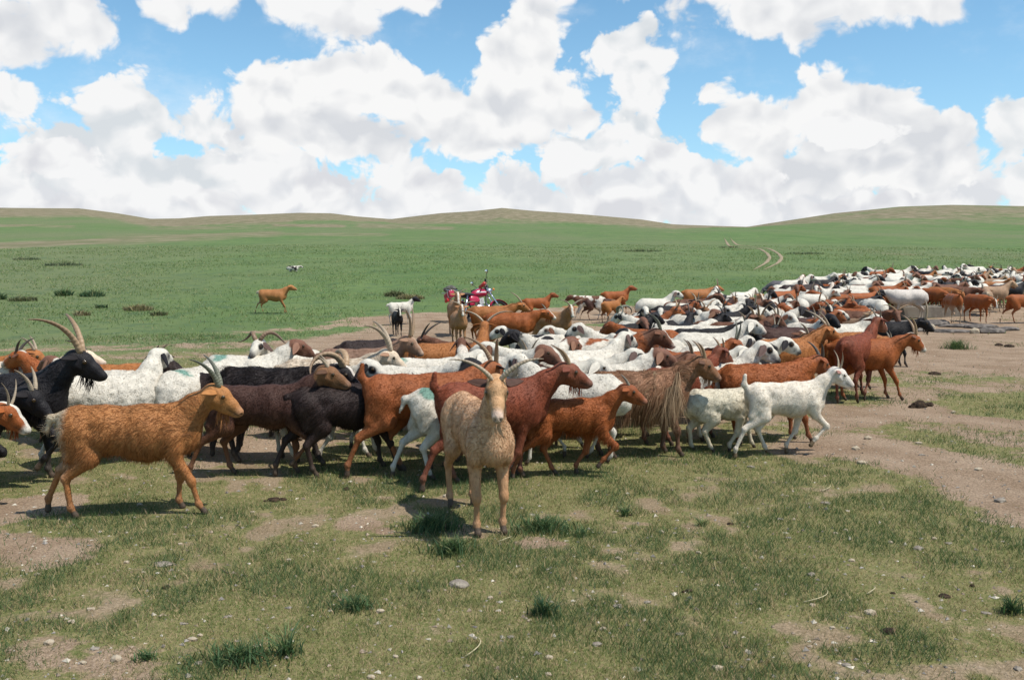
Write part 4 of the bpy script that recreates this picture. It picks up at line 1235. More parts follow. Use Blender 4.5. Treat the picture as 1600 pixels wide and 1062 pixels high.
 ('white sheep with dark brown cheek just above the pied goat back', 'sheep', 'white_brownhead', 962, 'b', 540, 176, 1.02, K(neck=16, nyaw=10, hpitch=-24, gait='stand', horn='none', hair='wool', seed=27.7)),
 ('white sheep with brown ear above the pied goat shoulder', 'sheep', 'white_brownhead', 1022, 'b', 534, 174, 1.02, K(neck=22, nyaw=6, hpitch=-24, gait='stand', horn='none', hair='wool', seed=28.2)),
 ('long brown goat with white blotched flank and white face', 'shaggy', 'pied', 946, 'b', 531, 4, 1.16, K(neck=36, nyaw=-8, hpitch=-32, gait='walk1', horn='long', hornc='green', hair='medium', seed=28.6, horn_s=.8)),
 ('brown headed white sheep behind the long haired goat', 'sheep', 'white_brownhead', 946, 'b', 570, 4, 1.08, K(neck=26, nyaw=-2, hpitch=-26, gait='walk3', horn='none', hair='wool', seed=29.3)),
 ('dusky sheep with horn tucked behind the brown headed sheep', 'sheep', 'wbrown', 1000, 'b', 566, 6, 1.0, K(neck=20, hpitch=-36, gait='stand', horn='mid', hornc='brown', hair='wool', seed=29.8)),
 ('white sheep with plain back between pied goat and red goat', 'sheep', 'white', 1088, 'b', 562, 8, 1.0, K(neck=2, hpitch=-34, gait='walk1', horn='none', hair='wool', seed=30.2)),
 ('rust goat with upright dark horns facing right in the herd middle', 'goat', 'rust', 1082, 'b', 553, 18, 1.02, K(neck=44, nyaw=-18, hpitch=-32, gait='stand', horn='up', hornc='green', hair='short', seed=30.7)),
 ('white sheep with black eye and nose patches beside the woolly orange goat', 'sheep', 'white_eye', 1122, 'b', 566, 20, 1.10, K(neck=44, nyaw=-22, hpitch=-34, gait='walk1', horn='none', hair='wool', seed=31.2)),
 ('white sheep with dark head bent beside the black patched sheep', 'sheep', 'white_blackears', 1112, 'b', 542, 10, 1.0, K(neck=6, hpitch=-38, gait='stand', horn='none', hair='wool', seed=31.6)),
 ('big white sheep facing the camera with one brown eye patch', 'sheep', 'white_brownears', 1180, 'b', 503, 6, 1.10, K(neck=36, nyaw=-50, hpitch=-34, hyaw=-30, gait='walk1', horn='none', hair='wool', seed=32.1)),
 ('white sheep back running behind the orange goat horns', 'sheep', 'white', 1318, 'b', 507, 4, 1.06, K(neck=-6, hpitch=-38, gait='stand', horn='none', hair='wool', seed=32.5)),
 ('orange goat with only its back showing above the smooth red goat', 'goat', 'orange', 1318, 'b', 522, 8, 1.05, K(neck=4, hpitch=-36, gait='stand', horn='short', hornc='grey', hair='medium', seed=32.9)),
 ('black goat with swept back pale horn among the white sheep', 'goat', 'black', 1098, 'b', 516, 2, 1.05, K(neck=34, nyaw=-8, hpitch=-34, gait='stand', horn='mid', hornc='pale', hair='short', seed=33.3)),
 ('white sheep back in front of the horned black ram', 'sheep', 'white', 1062, 'b', 510, 4, 1.06, K(neck=0, hpitch=-34, gait='walk1', horn='none', hair='wool', seed=33.8)),
 ('black and white ram with broad green horns looking left', 'sheep', 'pied_black', 1018, 'b', 500, 168, 1.04, K(neck=28, nyaw=12, hpitch=-34, gait='stand', horn='curl', hornc='green', hair='wool', seed=34.1)),
 ('black faced sheep facing the camera with white crown', 'sheep', 'white_blackhead', 1192, 'b', 487, -84, 1.05, K(neck=52, hpitch=-44, gait='stand', horn='none', hair='wool', seed=34.6)),
 ('white sheep with two black eye patches facing the camera', 'sheep', 'white_eye', 1030, 'b', 492, -100, 1.0, K(neck=36, hpitch=-42, gait='stand', horn='none', hair='wool', seed=35.0)),
 ('brown goat head up between two patch eyed sheep', 'goat', 'brown', 1032, 'b', 487, 10, 1.0, K(neck=36, nyaw=-8, hpitch=-26, gait='stand', horn='none', hair='short', seed=35.4)),
 ('pied sheep with striped face looking at the camera left of the black goat', 'sheep', 'pied_black', 1078, 'b', 496, -70, 1.0, K(neck=38, nyaw=-6, hpitch=-38, gait='stand', horn='none', hair='wool', seed=35.9)),
 ('white sheep with black nose standing clear at the back left', 'sheep', 'white_eye', 1025, 'b', 467, 20, 1.08, K(neck=46, nyaw=-8, hpitch=-24, gait='stand', horn='none', hair='wool', seed=36.3)),
 ('rust goat rump at the back left beside the black nosed sheep', 'goat', 'orange', 1004, 'b', 470, 60, .95, K(neck=6, hpitch=-34, gait='stand', horn='none', hair='short', seed=36.8)),
 ('orange goat with pale horns at the back behind the white rump', 'goat', 'orange', 1090, 'b', 453, 8, 1.05, K(neck=34, nyaw=-10, hpitch=-16, gait='stand', horn='up', hornc='pale', hair='short', seed=37.2)),
 ('shorn white sheep seen from behind in front of the orange goat', 'sheep', 'white', 1118, 'b', 457, 78, 1.10, K(neck=10, hpitch=-30, gait='stand', horn='none', hair='wool', seed=37.6)),
 ('white sheep lowering a brown head beside the shorn rump', 'sheep', 'white_brownhead', 1084, 'b', 471, 176, 1.05, K(neck=12, nyaw=10, hpitch=-34, gait='stand', horn='none', hair='wool', seed=38.0)),
 ('pied black sheep turning its neck left of the white ewe', 'sheep', 'pied_black', 1146, 'b', 462, 160, 1.0, K(neck=20, nyaw=14, hpitch=-30, gait='stand', horn='none', hair='wool', seed=38.5)),
 ('white sheep facing away behind the pied black sheep', 'sheep', 'white', 1160, 'b', 457, 40, 1.06, K(neck=8, hpitch=-30, gait='stand', horn='none', hair='wool', seed=38.9)),
 ('brown faced goat looking at the camera beside the black headed sheep', 'goat', 'tanblaze', 1172, 'b', 467, -80, .95, K(neck=48, hpitch=-36, gait='stand', horn='short', hair='short', seed=39.3)),
 ('sheep with arched black neck and head facing right at the back', 'sheep', 'white_blackneck', 1180, 'b', 466, 6, 1.0, K(neck=56, nyaw=-4, hpitch=-38, gait='stand', horn='none', hair='wool', seed=39.7)),
 ('fawn sheep with pale back below the arched black head', 'sheep', 'wbrown', 1198, 'b', 468, 10, 1.02, K(neck=12, hpitch=-30, gait='walk1', horn='none', hair='wool', seed=40.1)),
 ('white sheep rump with black spot facing away', 'sheep', 'pied_black', 1231, 'b', 466, 80, 1.08, K(neck=6, hpitch=-30, gait='stand', horn='none', hair='wool', seed=40.6)),
 ('narrow white sheep rump right of the black spotted rump', 'sheep', 'white', 1250, 'b', 467, 84, 1.02, K(neck=6, hpitch=-30, gait='stand', horn='none', hair='wool', seed=41.0)),
 ('rust goat with bent neck behind the black faced sheep', 'goat', 'rust', 1216, 'b', 478, 60, 1.0, K(neck=20, hpitch=-30, gait='stand', horn='none', hair='short', seed=41.4)),
 ('black goat with white blaze and long horns facing the camera', 'goat', 'black_blaze', 1277, 'b', 488, -86, 1.04, K(neck=44, hpitch=-42, gait='stand', horn='lyre', hornc='pale', hair='short', seed=41.8)),
 ('rust goat with raised horns looking left before the trough', 'goat', 'rust', 1322, 'b', 486, 165, 1.0, K(neck=46, hpitch=-14, gait='stand', horn='up', hornc='tan', hair='short', seed=42.3)),
 ('white sheep with freckled face behind the rust goat horns', 'sheep', 'pied_black', 1336, 'b', 478, 174, 1.0, K(neck=24, nyaw=12, hpitch=-30, gait='stand', horn='none', hair='wool', seed=42.7)),
 ('small tan goat with thin horns facing the camera', 'goat', 'dun', 1330, 'b', 499, -66, .95, K(neck=50, hpitch=-36, gait='stand', horn='thin', hornc='pale', hair='short', seed=43.1)),
 ('brown goat with broad horns and face turned to the camera', 'goat', 'brown', 1352, 'b', 488, -14, 1.06, K(neck=26, nyaw=-40, hpitch=-40, hyaw=-26, gait='stand', horn='wide', hornc='tan', hair='short', seed=43.5)),
 ('black goat with high curved pale horns near the trough', 'goat', 'black', 1384, 'b', 505, -20, 1.02, K(neck=30, nyaw=-8, hpitch=-36, gait='stand', horn='sabre', hornc='pale', hair='short', seed=43.9)),
 ('white sheep rump right beside the shorn sheep at the trough', 'sheep', 'white', 1366, 'b', 468, 86, 1.10, K(neck=4, hpitch=-30, gait='stand', horn='none', hair='wool', seed=44.3)),
 ('shorn white sheep with black head standing side on at the trough', 'sheep', 'shorn_black', 1415, 'f', 500, 176, 1.10, K(neck=14, hpitch=-44, gait='square', horn='none', hair='wool', seed=44.7)),
 # ---- round the bike and beyond
 ('thin tan goat standing apart on the open grass', 'goat', 'tan', 427, 'f', 490, 2, .96, K(neck=40, hpitch=-18, gait='walk1', horn='none', hair=None, seed=51.0)),
 ('white kid with black head standing on the bare patch', 'kid', 'white_blackhead', 627, 'f', 507, 22, .78, K(neck=56, nyaw=-14, hpitch=-22, gait='stand', horn='none', hair='short', seed=51.4)),
 ('black kid with white face facing the camera before the white kid', 'kid', 'black_blaze', 621, 'f', 524, -74, .72, K(neck=44, hpitch=-40, gait='square', horn='thin', hornc='grey', hair='short', seed=51.8)),
 ('brown goat with white face facing the camera left of the motorcycle', 'goat', 'tanblaze', 712, 'f', 524, -80, 1.05, K(neck=58, hpitch=-46, gait='square', horn='lyre', hornc='pale', hair='short', seed=52.2, horn_s=.7)),
 ('orange goat with side pointing horns before the white faced brown goat', 'goat', 'tanblaze', 717, 'f', 540, -78, .92, K(neck=54, hpitch=-44, gait='square', horn='wide', hornc='pale', hair='short', seed=52.6)),
 ('orange goat with long straight horn right below the motorcycle', 'goat', 'orange', 768, 'b', 480, 4, 1.08, K(neck=30, nyaw=-4, hpitch=-26, gait='stand', horn='flat', hornc='pale', hair='short', seed=53.0)),
 ('red goat with white nose below the orange goat at the motorcycle', 'goat', 'rust_blaze', 798, 'b', 491, 8, 1.08, K(neck=28, hpitch=-24, gait='stand', horn='short', hornc='grey', hair='short', seed=53.4)),
 ('red kid with head up right of the motorcycle', 'kid', 'rust', 839, 'f', 503, 8, .86, K(neck=52, hpitch=-14, gait='walk1', horn='none', hair='short', seed=53.8)),
 ('orange goat with white face and spread horns looking at the camera', 'goat', 'tanblaze', 862, 'b', 489, -34, 1.02, K(neck=46, nyaw=-30, hpitch=-40, hyaw=-16, gait='square', horn='lyre', hornc='pale', hair='short', seed=54.2, horn_s=.9)),
 ('white kid with brown legs standing on the bare ground', 'kid', 'wbrown', 920, 'f', 500, 172, .90, K(neck=20, hpitch=-36, gait='walk1', horn='none', hair='short', seed=54.6)),
 ('brown kid with raised head at the grass edge', 'kid', 'rust', 962, 'f', 492, 8, .92, K(neck=54, hpitch=-10, gait='stand', horn='none', hair='short', seed=55.0)),
 ('small rust kid trotting away before the raised head kid', 'kid', 'orange', 955, 'f', 504, 40, .78, K(neck=46, hpitch=-18, gait='walk3', horn='none', hair='short', seed=55.4)),
 ('dark brown kid behind the small rust kid', 'kid', 'dbrown', 932, 'f', 500, 12, .80, K(neck=10, hpitch=-36, gait='walk1', horn='none', hair='short', seed=55.8)),
 # ---- round the trough
 ('red goat seen from behind drinking at the trough', 'slim', 'mixed_rust', 1487, 'f', 506, 82, 1.06, K(neck=-10, hpitch=-50, gait='square', tail_up=True, horn='none', hair='short', seed=61.0)),
 ('dark rust goat with bowed white marked face right of the trough', 'goat', 'rust_blaze', 1526, 'f', 504, -78, 1.0, K(neck=2, hpitch=-56, gait='square', horn='short', hornc='pale', hair='short', seed=61.4)),
 ('tan goat seen from behind beside the bowed rust goat', 'goat', 'dun', 1541, 'f', 493, 62, .98, K(neck=16, hpitch=-30, gait='walk1', horn='none', hair='short', seed=61.8)),
 ('pale tan goat standing side on behind the bowed rust goat', 'goat', 'dun', 1552, 'f', 488, 6, 1.04, K(neck=46, hpitch=-24, gait='square', horn='none', hair='short', seed=62.2)),
 ('tan goat with dark striped face near the right edge', 'goat', 'black_blaze', 1578, 'f', 481, 4, .98, K(neck=42, hpitch=-24, gait='square', horn='short', hair='short', seed=62.6)),
 ('reddish brown goat walking out at the right edge', 'slim', 'rust', 1598, 'f', 505, 4, 1.02, K(neck=20, hpitch=-30, gait='walk1', horn='none', hair='short', seed=63.0)),
 ('dark brown goat with curved horns reaching into the trough', 'goat', 'brown', 1494, 'f', 489.5, -40, 1.04, K(neck=14, hpitch=-48, gait='square', horn='mid', hornc='grey', hair='short', seed=63.4)),
 ('rust goat drinking behind the left part of the trough', 'goat', 'rust', 1456, 'f', 490.5, -70, 1.0, K(neck=-6, hpitch=-50, gait='square', horn='short', hornc='brown', hair='short', seed=63.8)),
 ('orange goat drinking behind the middle of the trough', 'goat', 'orange', 1470, 'f', 490, -62, 1.04, K(neck=0, hpitch=-50, gait='square', horn='short', hornc='tan', hair='short', seed=64.2)),
 ('brown goat side on behind the drinking orange goat', 'goat', 'brown', 1478, 'f', 484, 10, 1.04, K(neck=30, hpitch=-26, gait='stand', horn='up', hornc='brown', hair='short', seed=64.6)),
 ('black goat standing behind the drinking goats', 'goat', 'black', 1492, 'f', 479, 4, 1.04, K(neck=34, hpitch=-26, gait='stand', horn='up', hornc='brown', hair='short', seed=65.0)),
 ('long dark brown goat standing side on at the left end of the far flock', 'shaggy', 'bbrown', 1246, 'b', 446, 4, 1.18, K(neck=24, hpitch=-26, gait='stand', horn='short', hornc='grey', hair='short', seed=65.4)),
 ('grey sheep grazing at the outer left end of the far flock', 'sheep', 'grey', 1220, 'b', 439, 176, 1.0, K(neck=-24, hpitch=-54, gait='stand', horn='none', hair=None, seed=65.8)),
 ('rust goat with white horns looking left below the long dark goat', 'goat', 'rust', 1302, 'b', 461, 168, 1.0, K(neck=36, hpitch=-12, gait='stand', horn='up', hornc='pale', hair='short', seed=66.2)),
 ('white sheep side on below the long dark goat', 'sheep', 'white_brownears', 1272, 'b', 460, 4, 1.04, K(neck=10, hpitch=-32, gait='stand', horn='none', hair='wool', seed=66.6)),
 ('rust goat left of the orange goat herding towards the trough', 'goat', 'rust', 1346, 'b', 459, 8, 1.02, K(neck=26, hpitch=-26, gait='stand', horn='mid', hornc='tan', hair='short', seed=67.0)),
 ('black shaggy goat between rust goats near the white rump', 'goat', 'black', 1342, 'b', 468, 12, 1.0, K(neck=34, hpitch=-26, gait='stand', horn='mid', hornc='tan', hair='short', seed=67.4)),
 ('rust goat with white cheek just left of the trough sheep', 'goat', 'brown_blaze', 1386, 'b', 455, 10, 1.04, K(neck=40, hpitch=-32, gait='stand', horn='mid', hornc='tan', hair='short', seed=67.8)),
 ('orange goat rump in front of the rust goat with white cheek', 'goat', 'orange', 1374, 'b', 463, 74, 1.0, K(neck=12, hpitch=-30, gait='stand', horn='none', hair='short', seed=68.2)),
]
PEDESTAL_H = {'goat': .68, 'slim': .665, 'shaggy': .69, 'sheep': .70, 'kid': .655, 'lamb': .67}
PLACED = []


def place_herd():
    jit = np.random.default_rng(77)
    for (label, kind, ct, px, how, py, yaw, size, kw) in HERD:
        if how == 'b': size *= .92 if kind in ('sheep', 'lamb') else .96
        H = PEDESTAL_H[kind] * size if how == 'b' else 0.0
        p = ground_at(px, py, H)
        d = p.length
        lod = 0 if d < 9.0 else 1 if d < 20 else 2
        kw = dict(kw)
        if how == 'b' and py < 600:
            yaw += jit.normal(0, 6)
            if kind == 'sheep' and 'rump' not in label and 'grazing' not in label:
                kw['neck'] = max(kw['neck'] + 8, 30 + round(float(jit.random()) * 16)); kw['nyaw'] = kw.get('nyaw', 0) + round(float(jit.normal(0, 14)))
        if lod == 2: kw['hair'] = None
        woolly = kind in ('sheep', 'lamb')
        name = {'sheep': 'sheep', 'lamb': 'lamb', 'kid': 'kid_goat'}.get(kind, 'goat')
        cat = {'sheep': 'sheep', 'lamb': 'lamb', 'kid': 'kid goat'}.get(kind, 'goat')
        grp = {'sheep': 'sheep of the herd', 'lamb': None, 'kid': 'kids of the herd'}.get(kind, 'goats of the herd')
        root, body = make_animal(name, kind, ct, p, yaw, size, label, grp, cat, lod=lod, **kw)
        if 'cream locks' in label:
            for x in (.22, -.30):
                P_ = [(x + q * .05, s * .165, .60 - abs(q) * .02) for q in (-1, -.5, 0, .5, 1) for s in (1, -1)]
                hair_piece('hair_lock', root, P_, [(-.10 + .05 * q, .10 * s, -1) for q in (-1, -.5, 0, .5, 1) for s in (1, -1)], 620, .31, .0028, 'creamlock', 3.0 + x, (0, -.8, .5))
            P_ = [(.28, s * .10, .70) for s in (1, -1)] + [(.10, s * .05, .70) for s in (1, -1)]
            hair_piece('hair_lock', root, P_, [(-.3, .7 * s, -.8) for s in (1, -1)] * 2, 220, .26, .0036, 'creamlock', 4.0, (0, -.6, .8))
        if 'staring straight' in label:
            hp, HM, hs = body[1], body[2], body[3]
            P_ = [tuple(hp + HM @ (np.array([x, y, .045]) * hs)) for x in (.015, .04, .06) for y in (-.022, 0, .022)]
            hair_piece('fringe', root, P_, [tuple(HM @ np.array([.8, y, .25])) for x in (1, 2, 3) for y in (-.5, 0, .5)], 90, .030, .0032, 'fringe', 5.0, tuple(HM @ np.array([.3, 0, .95])))
        PLACED.append((p.x, p.y, .30 * size))


# ------------------------------------------------------------------ the far flock
def in_poly(x, y, P):
    c = False
    for (x0, y0), (x1, y1) in zip(P, P[1:] + P[:1]):
        if (y0 > y) != (y1 > y) and x < (x1 - x0) * (y - y0) / (y1 - y0) + x0: c = not c
    return c


FAR_COATS = [('white', 5, 'white sheep'), ('white_blackhead', 15, 'black headed white sheep'), ('white_brownhead', 11, 'brown headed white sheep'), ('white_eye', 10, 'patch eyed white sheep'),
             ('pied_black', 5, 'pied sheep'), ('shorn', 6, 'cream sheep'), ('black', 8, 'black goat'), ('rust', 11, 'rust goat'), ('brown', 8, 'brown goat'), ('orange', 4, 'orange goat'), ('dbrown', 3, 'dark brown goat'), ('dun', 4, 'fawn goat')]
MID_COATS = [('white', 3, 'white sheep'), ('white_blackhead', 9, 'black headed white sheep'), ('white_brownhead', 7, 'brown headed white sheep'), ('white_eye', 5, 'patch eyed white sheep'), ('pied_black', 5, 'pied sheep'), ('black', 9, 'black goat'), ('rust', 13, 'rust goat'), ('brown', 10, 'brown goat'), ('chest', 6, 'chestnut goat'), ('dbrown', 5, 'dark brown goat'), ('pied', 4, 'pied goat')]
FAR_POSES = [K(neck=40, hpitch=-28, gait='stand'), K(neck=48, hpitch=-24, gait='square'), K(neck=32, nyaw=-18, hpitch=-34, gait='walk1'), K(neck=38, nyaw=35, hpitch=-30, gait='walk3'), K(neck=44, nyaw=-40, hpitch=-34, gait='walk3')]


def fill(poly, world, limit, seed, coats, zone, group, gap, lodf):
    """fill a stretch of the herd: every animal its own object, spaced so that none stands in another"""
    rng = np.random.default_rng(seed)
    spots = []
    c, sn = math.cos(PITCH), math.sin(PITCH)
    for _ in range(60000):
        x = rng.uniform(world[0], world[1]); y = rng.uniform(world[2], world[3])
        z = terrain(x, y)
        h = z + .68 - CAM_H
        f_ = y * c - h * sn; u_ = y * sn + h * c
        px = PW / 2 + F * x / f_; py = PH / 2 - F * u_ / f_
        if not in_poly(px, py, poly): continue
        if any(((x - q[0]) / gap[0]) ** 2 + ((y - q[1]) / gap[1]) ** 2 < 1 for q in PLACED): continue
        spots.append((px, py, Vector((x, y, z)))); PLACED.append((x, y, .32))
        if len(spots) >= limit: break
    tot = sum(w for _, w, _ in coats)
    rows = []
    for px, py, p in spots:
        r = rng.random() * tot
        for ct, w, nm in coats:
            r -= w
            if r <= 0: break
        kind = 'sheep' if 'sheep' in nm else ('goat' if rng.random() < .5 else 'slim')
        yaw = rng.choice([rng.normal(5, 18), rng.normal(178, 18), rng.normal(70, 20), rng.normal(-70, 20)], p=[.50, .16, .18, .16])
        pose = FAR_POSES[rng.choice(len(FAR_POSES))]
        horn = 'none' if kind == 'sheep' else rng.choice(['short', 'mid', 'up', 'none', 'lyre', 'long'])
        rows.append([px, py, p, ct, nm, kind, yaw, pose, horn])
    def facing(y):
        y = (y + 180) % 360 - 180
        return 'facing right' if abs(y) < 45 else 'facing left' if abs(y) > 135 else 'facing away' if y > 0 else 'facing the camera'
    groups = {}
    for r in rows:
        groups.setdefault((r[4], facing(r[6]), zone(r[0], r[2])), []).append(r)
    ordn = ['', 'second ', 'third ', 'fourth ', 'fifth ', 'sixth ', 'seventh ', 'eighth ', 'ninth ', 'tenth ']
    for (nm, fc, zn), L in groups.items():
        L.sort(key=lambda r: r[0])
        for i, (px, py, p, ct, nm_, kind, yaw, pose, horn) in enumerate(L):
            pre = '' if len(L) == 1 else ('leftmost ' if i == 0 else f'{ordn[i]}from left ')
            label = f'{pre}{nm} {fc}, {zn}'
            lod = lodf(p)
            make_animal('sheep' if kind == 'sheep' else 'goat', kind, ct, p, float(yaw), float(rng.normal(.97, .06)), label, group, 'sheep' if kind == 'sheep' else 'goat', lod=lod, horn=str(horn),
                        hornc=str(rng.choice(['pale', 'tan', 'dark'])), hair=None if lod == 2 else 'wool' if kind == 'sheep' else 'short', seed=float(rng.random() * 50), **pose)
    return len(rows)


def far_flock():
    poly = [(1196, 466), (1232, 441), (1290, 431), (1350, 425), (1440, 420), (1520, 418), (1680, 417), (1680, 440), (1585, 446), (1530, 452), (1500, 446), (1440, 450), (1390, 455), (1330, 458), (1270, 456)]
    def zone(px, p):
        x = 'left end' if px < 1300 else 'left half' if px < 1400 else 'middle' if px < 1500 else 'right end'
        return f"far flock, {'near' if p.y < 27 else 'middle' if p.y < 36 else 'farthest'} rows, {x}"
    return fill(poly, (7, 34, 22, 60), 170, 21, FAR_COATS, zone, 'animals of the far flock', (.70, .66), lambda p: 2)


def mid_fill():
    """animals half hidden between those listed above"""
    poly = [(610, 580), (650, 575), (760, 560), (830, 535), (930, 528), (1000, 490), (1090, 472), (1220, 474), (1330, 476), (1360, 484), (1290, 500), (1200, 530), (1160, 575), (1080, 585), (960, 590), (780, 596), (640, 600)]
    def zone(px, p):
        x = 'behind tan goat' if px < 480 else 'behind staring goat' if px < 800 else 'behind long haired goat' if px < 1050 else 'behind smooth white goat'
        return f"{'near' if p.y < 9.5 else 'middle' if p.y < 13 else 'rear'} herd {x}"
    return fill(poly, (-4, 8, 7, 20), 70, 5, MID_COATS, zone, 'half hidden animals of the herd', (.58, .40), lambda p: 1)
# ================================================================== ground cover
LATT2 = np.random.default_rng(11).random((256, 256))


def n2(x, y, s, o=0.0):
    q = np.stack([x / s + o * 17.3, y / s + o * 9.1], -1)
    i = np.floor(q).astype(int); f = q - i; f = f * f * (3 - 2 * f)
    g = lambda a, b: LATT2[(i[..., 0] + a) & 255, (i[..., 1] + b) & 255]
    return (g(0, 0) * (1 - f[..., 0]) + g(1, 0) * f[..., 0]) * (1 - f[..., 1]) + (g(0, 1) * (1 - f[..., 0]) + g(1, 1) * f[..., 0]) * f[..., 1]


def bare_np(x, y):
    """how bare the turf is: broad patches broken into small ones"""
    v = .30 * n2(x, y, 1.1) + .34 * n2(x, y, .36, 1) + .36 * n2(x, y, .13, 2)
    # the turf thins out towards the lower left of the view and thickens to the right
    return v + .035 * np.clip(-x / 3, -1, 1) - .02


def dirt_np(X, Y):
    dirt = np.zeros(np.shape(X))
    for p0, p1, r0, r1, st in DIRT:
        d, t = seg_dist(X, Y, g2(*p0), g2(*p1))
        dirt = np.maximum(dirt, st * np.clip(1.35 - d / (r0 + (r1 - r0) * t) * .85, 0, 1))
    return dirt


def grass_material():
    m = bpy.data.materials.new('grass_blade'); m.use_nodes = True
    nt = m.node_tree; nt.nodes.clear(); b = NB(nt)
    c = b.attr('tint', out='Color')
    d = b.new('ShaderNodeBsdfPrincipled'); b.put(d.inputs['Base Color'], c); d.inputs['Roughness'].default_value = .6; d.inputs['Specular IOR Level'].default_value = .2
    t = b.new('ShaderNodeBsdfTranslucent'); b.put(t.inputs[0], b.mix(1.0, c, (1.0, 1.0, .7), 'MULTIPLY'))
    mx = b.new('ShaderNodeMixShader'); mx.inputs[0].default_value = .38
    nt.links.new(d.outputs[0], mx.inputs[1]); nt.links.new(t.outputs[0], mx.inputs[2])
    o = b.new('ShaderNodeOutputMaterial'); nt.links.new(mx.outputs[0], o.inputs[0])
    return m


M_GRASS = grass_material()


def blades(root, L, W, lean, tint, rng, seg=1):
    n = len(root)
    az = rng.random(n) * 2 * math.pi; a2 = rng.random(n) * 2 * math.pi
    d = np.stack([np.cos(az) * lean, np.sin(az) * lean, np.ones(n)], -1); d /= np.linalg.norm(d, axis=1, keepdims=True)
    s = np.stack([np.cos(a2), np.sin(a2), np.zeros(n)], -1)
    L = L[:, None]; W = W[:, None]
    if seg == 1:
        V = np.stack([root - s * W / 2, root + s * W / 2, root + d * L], 1)
        Fc = np.arange(n)[:, None] * 3 + np.array([[0, 1, 2]]); k = 3
    else:
        mid = root + d * L * .55
        d2 = d + np.stack([np.cos(az) * lean * 1.3, np.sin(az) * lean * 1.3, -.25 * np.ones(n)], -1); d2 /= np.linalg.norm(d2, axis=1, keepdims=True)
        V = np.stack([root - s * W / 2, root + s * W / 2, mid + s * W * .38, mid - s * W * .38, mid + d2 * L * .5], 1)
        b_ = np.arange(n)[:, None] * 5
        Fc = np.concatenate([b_ + np.array([[0, 1, 2]]), b_ + np.array([[0, 2, 3]]), b_ + np.array([[3, 2, 4]])]); k = 5
    T = np.repeat(np.concatenate([tint, np.ones((n, 1))], 1), k, 0)
    return V.reshape(-1, 3), Fc, T


def blade_mesh(name, *a, **k):
    V, Fc, T = blades(*a, **k)
    me = np_mesh(name, V, Fc, False, M_GRASS)
    at = me.color_attributes.new('tint', 'FLOAT_COLOR', 'POINT'); at.data.foreach_set('color', T.astype(np.float32).ravel())
    return me


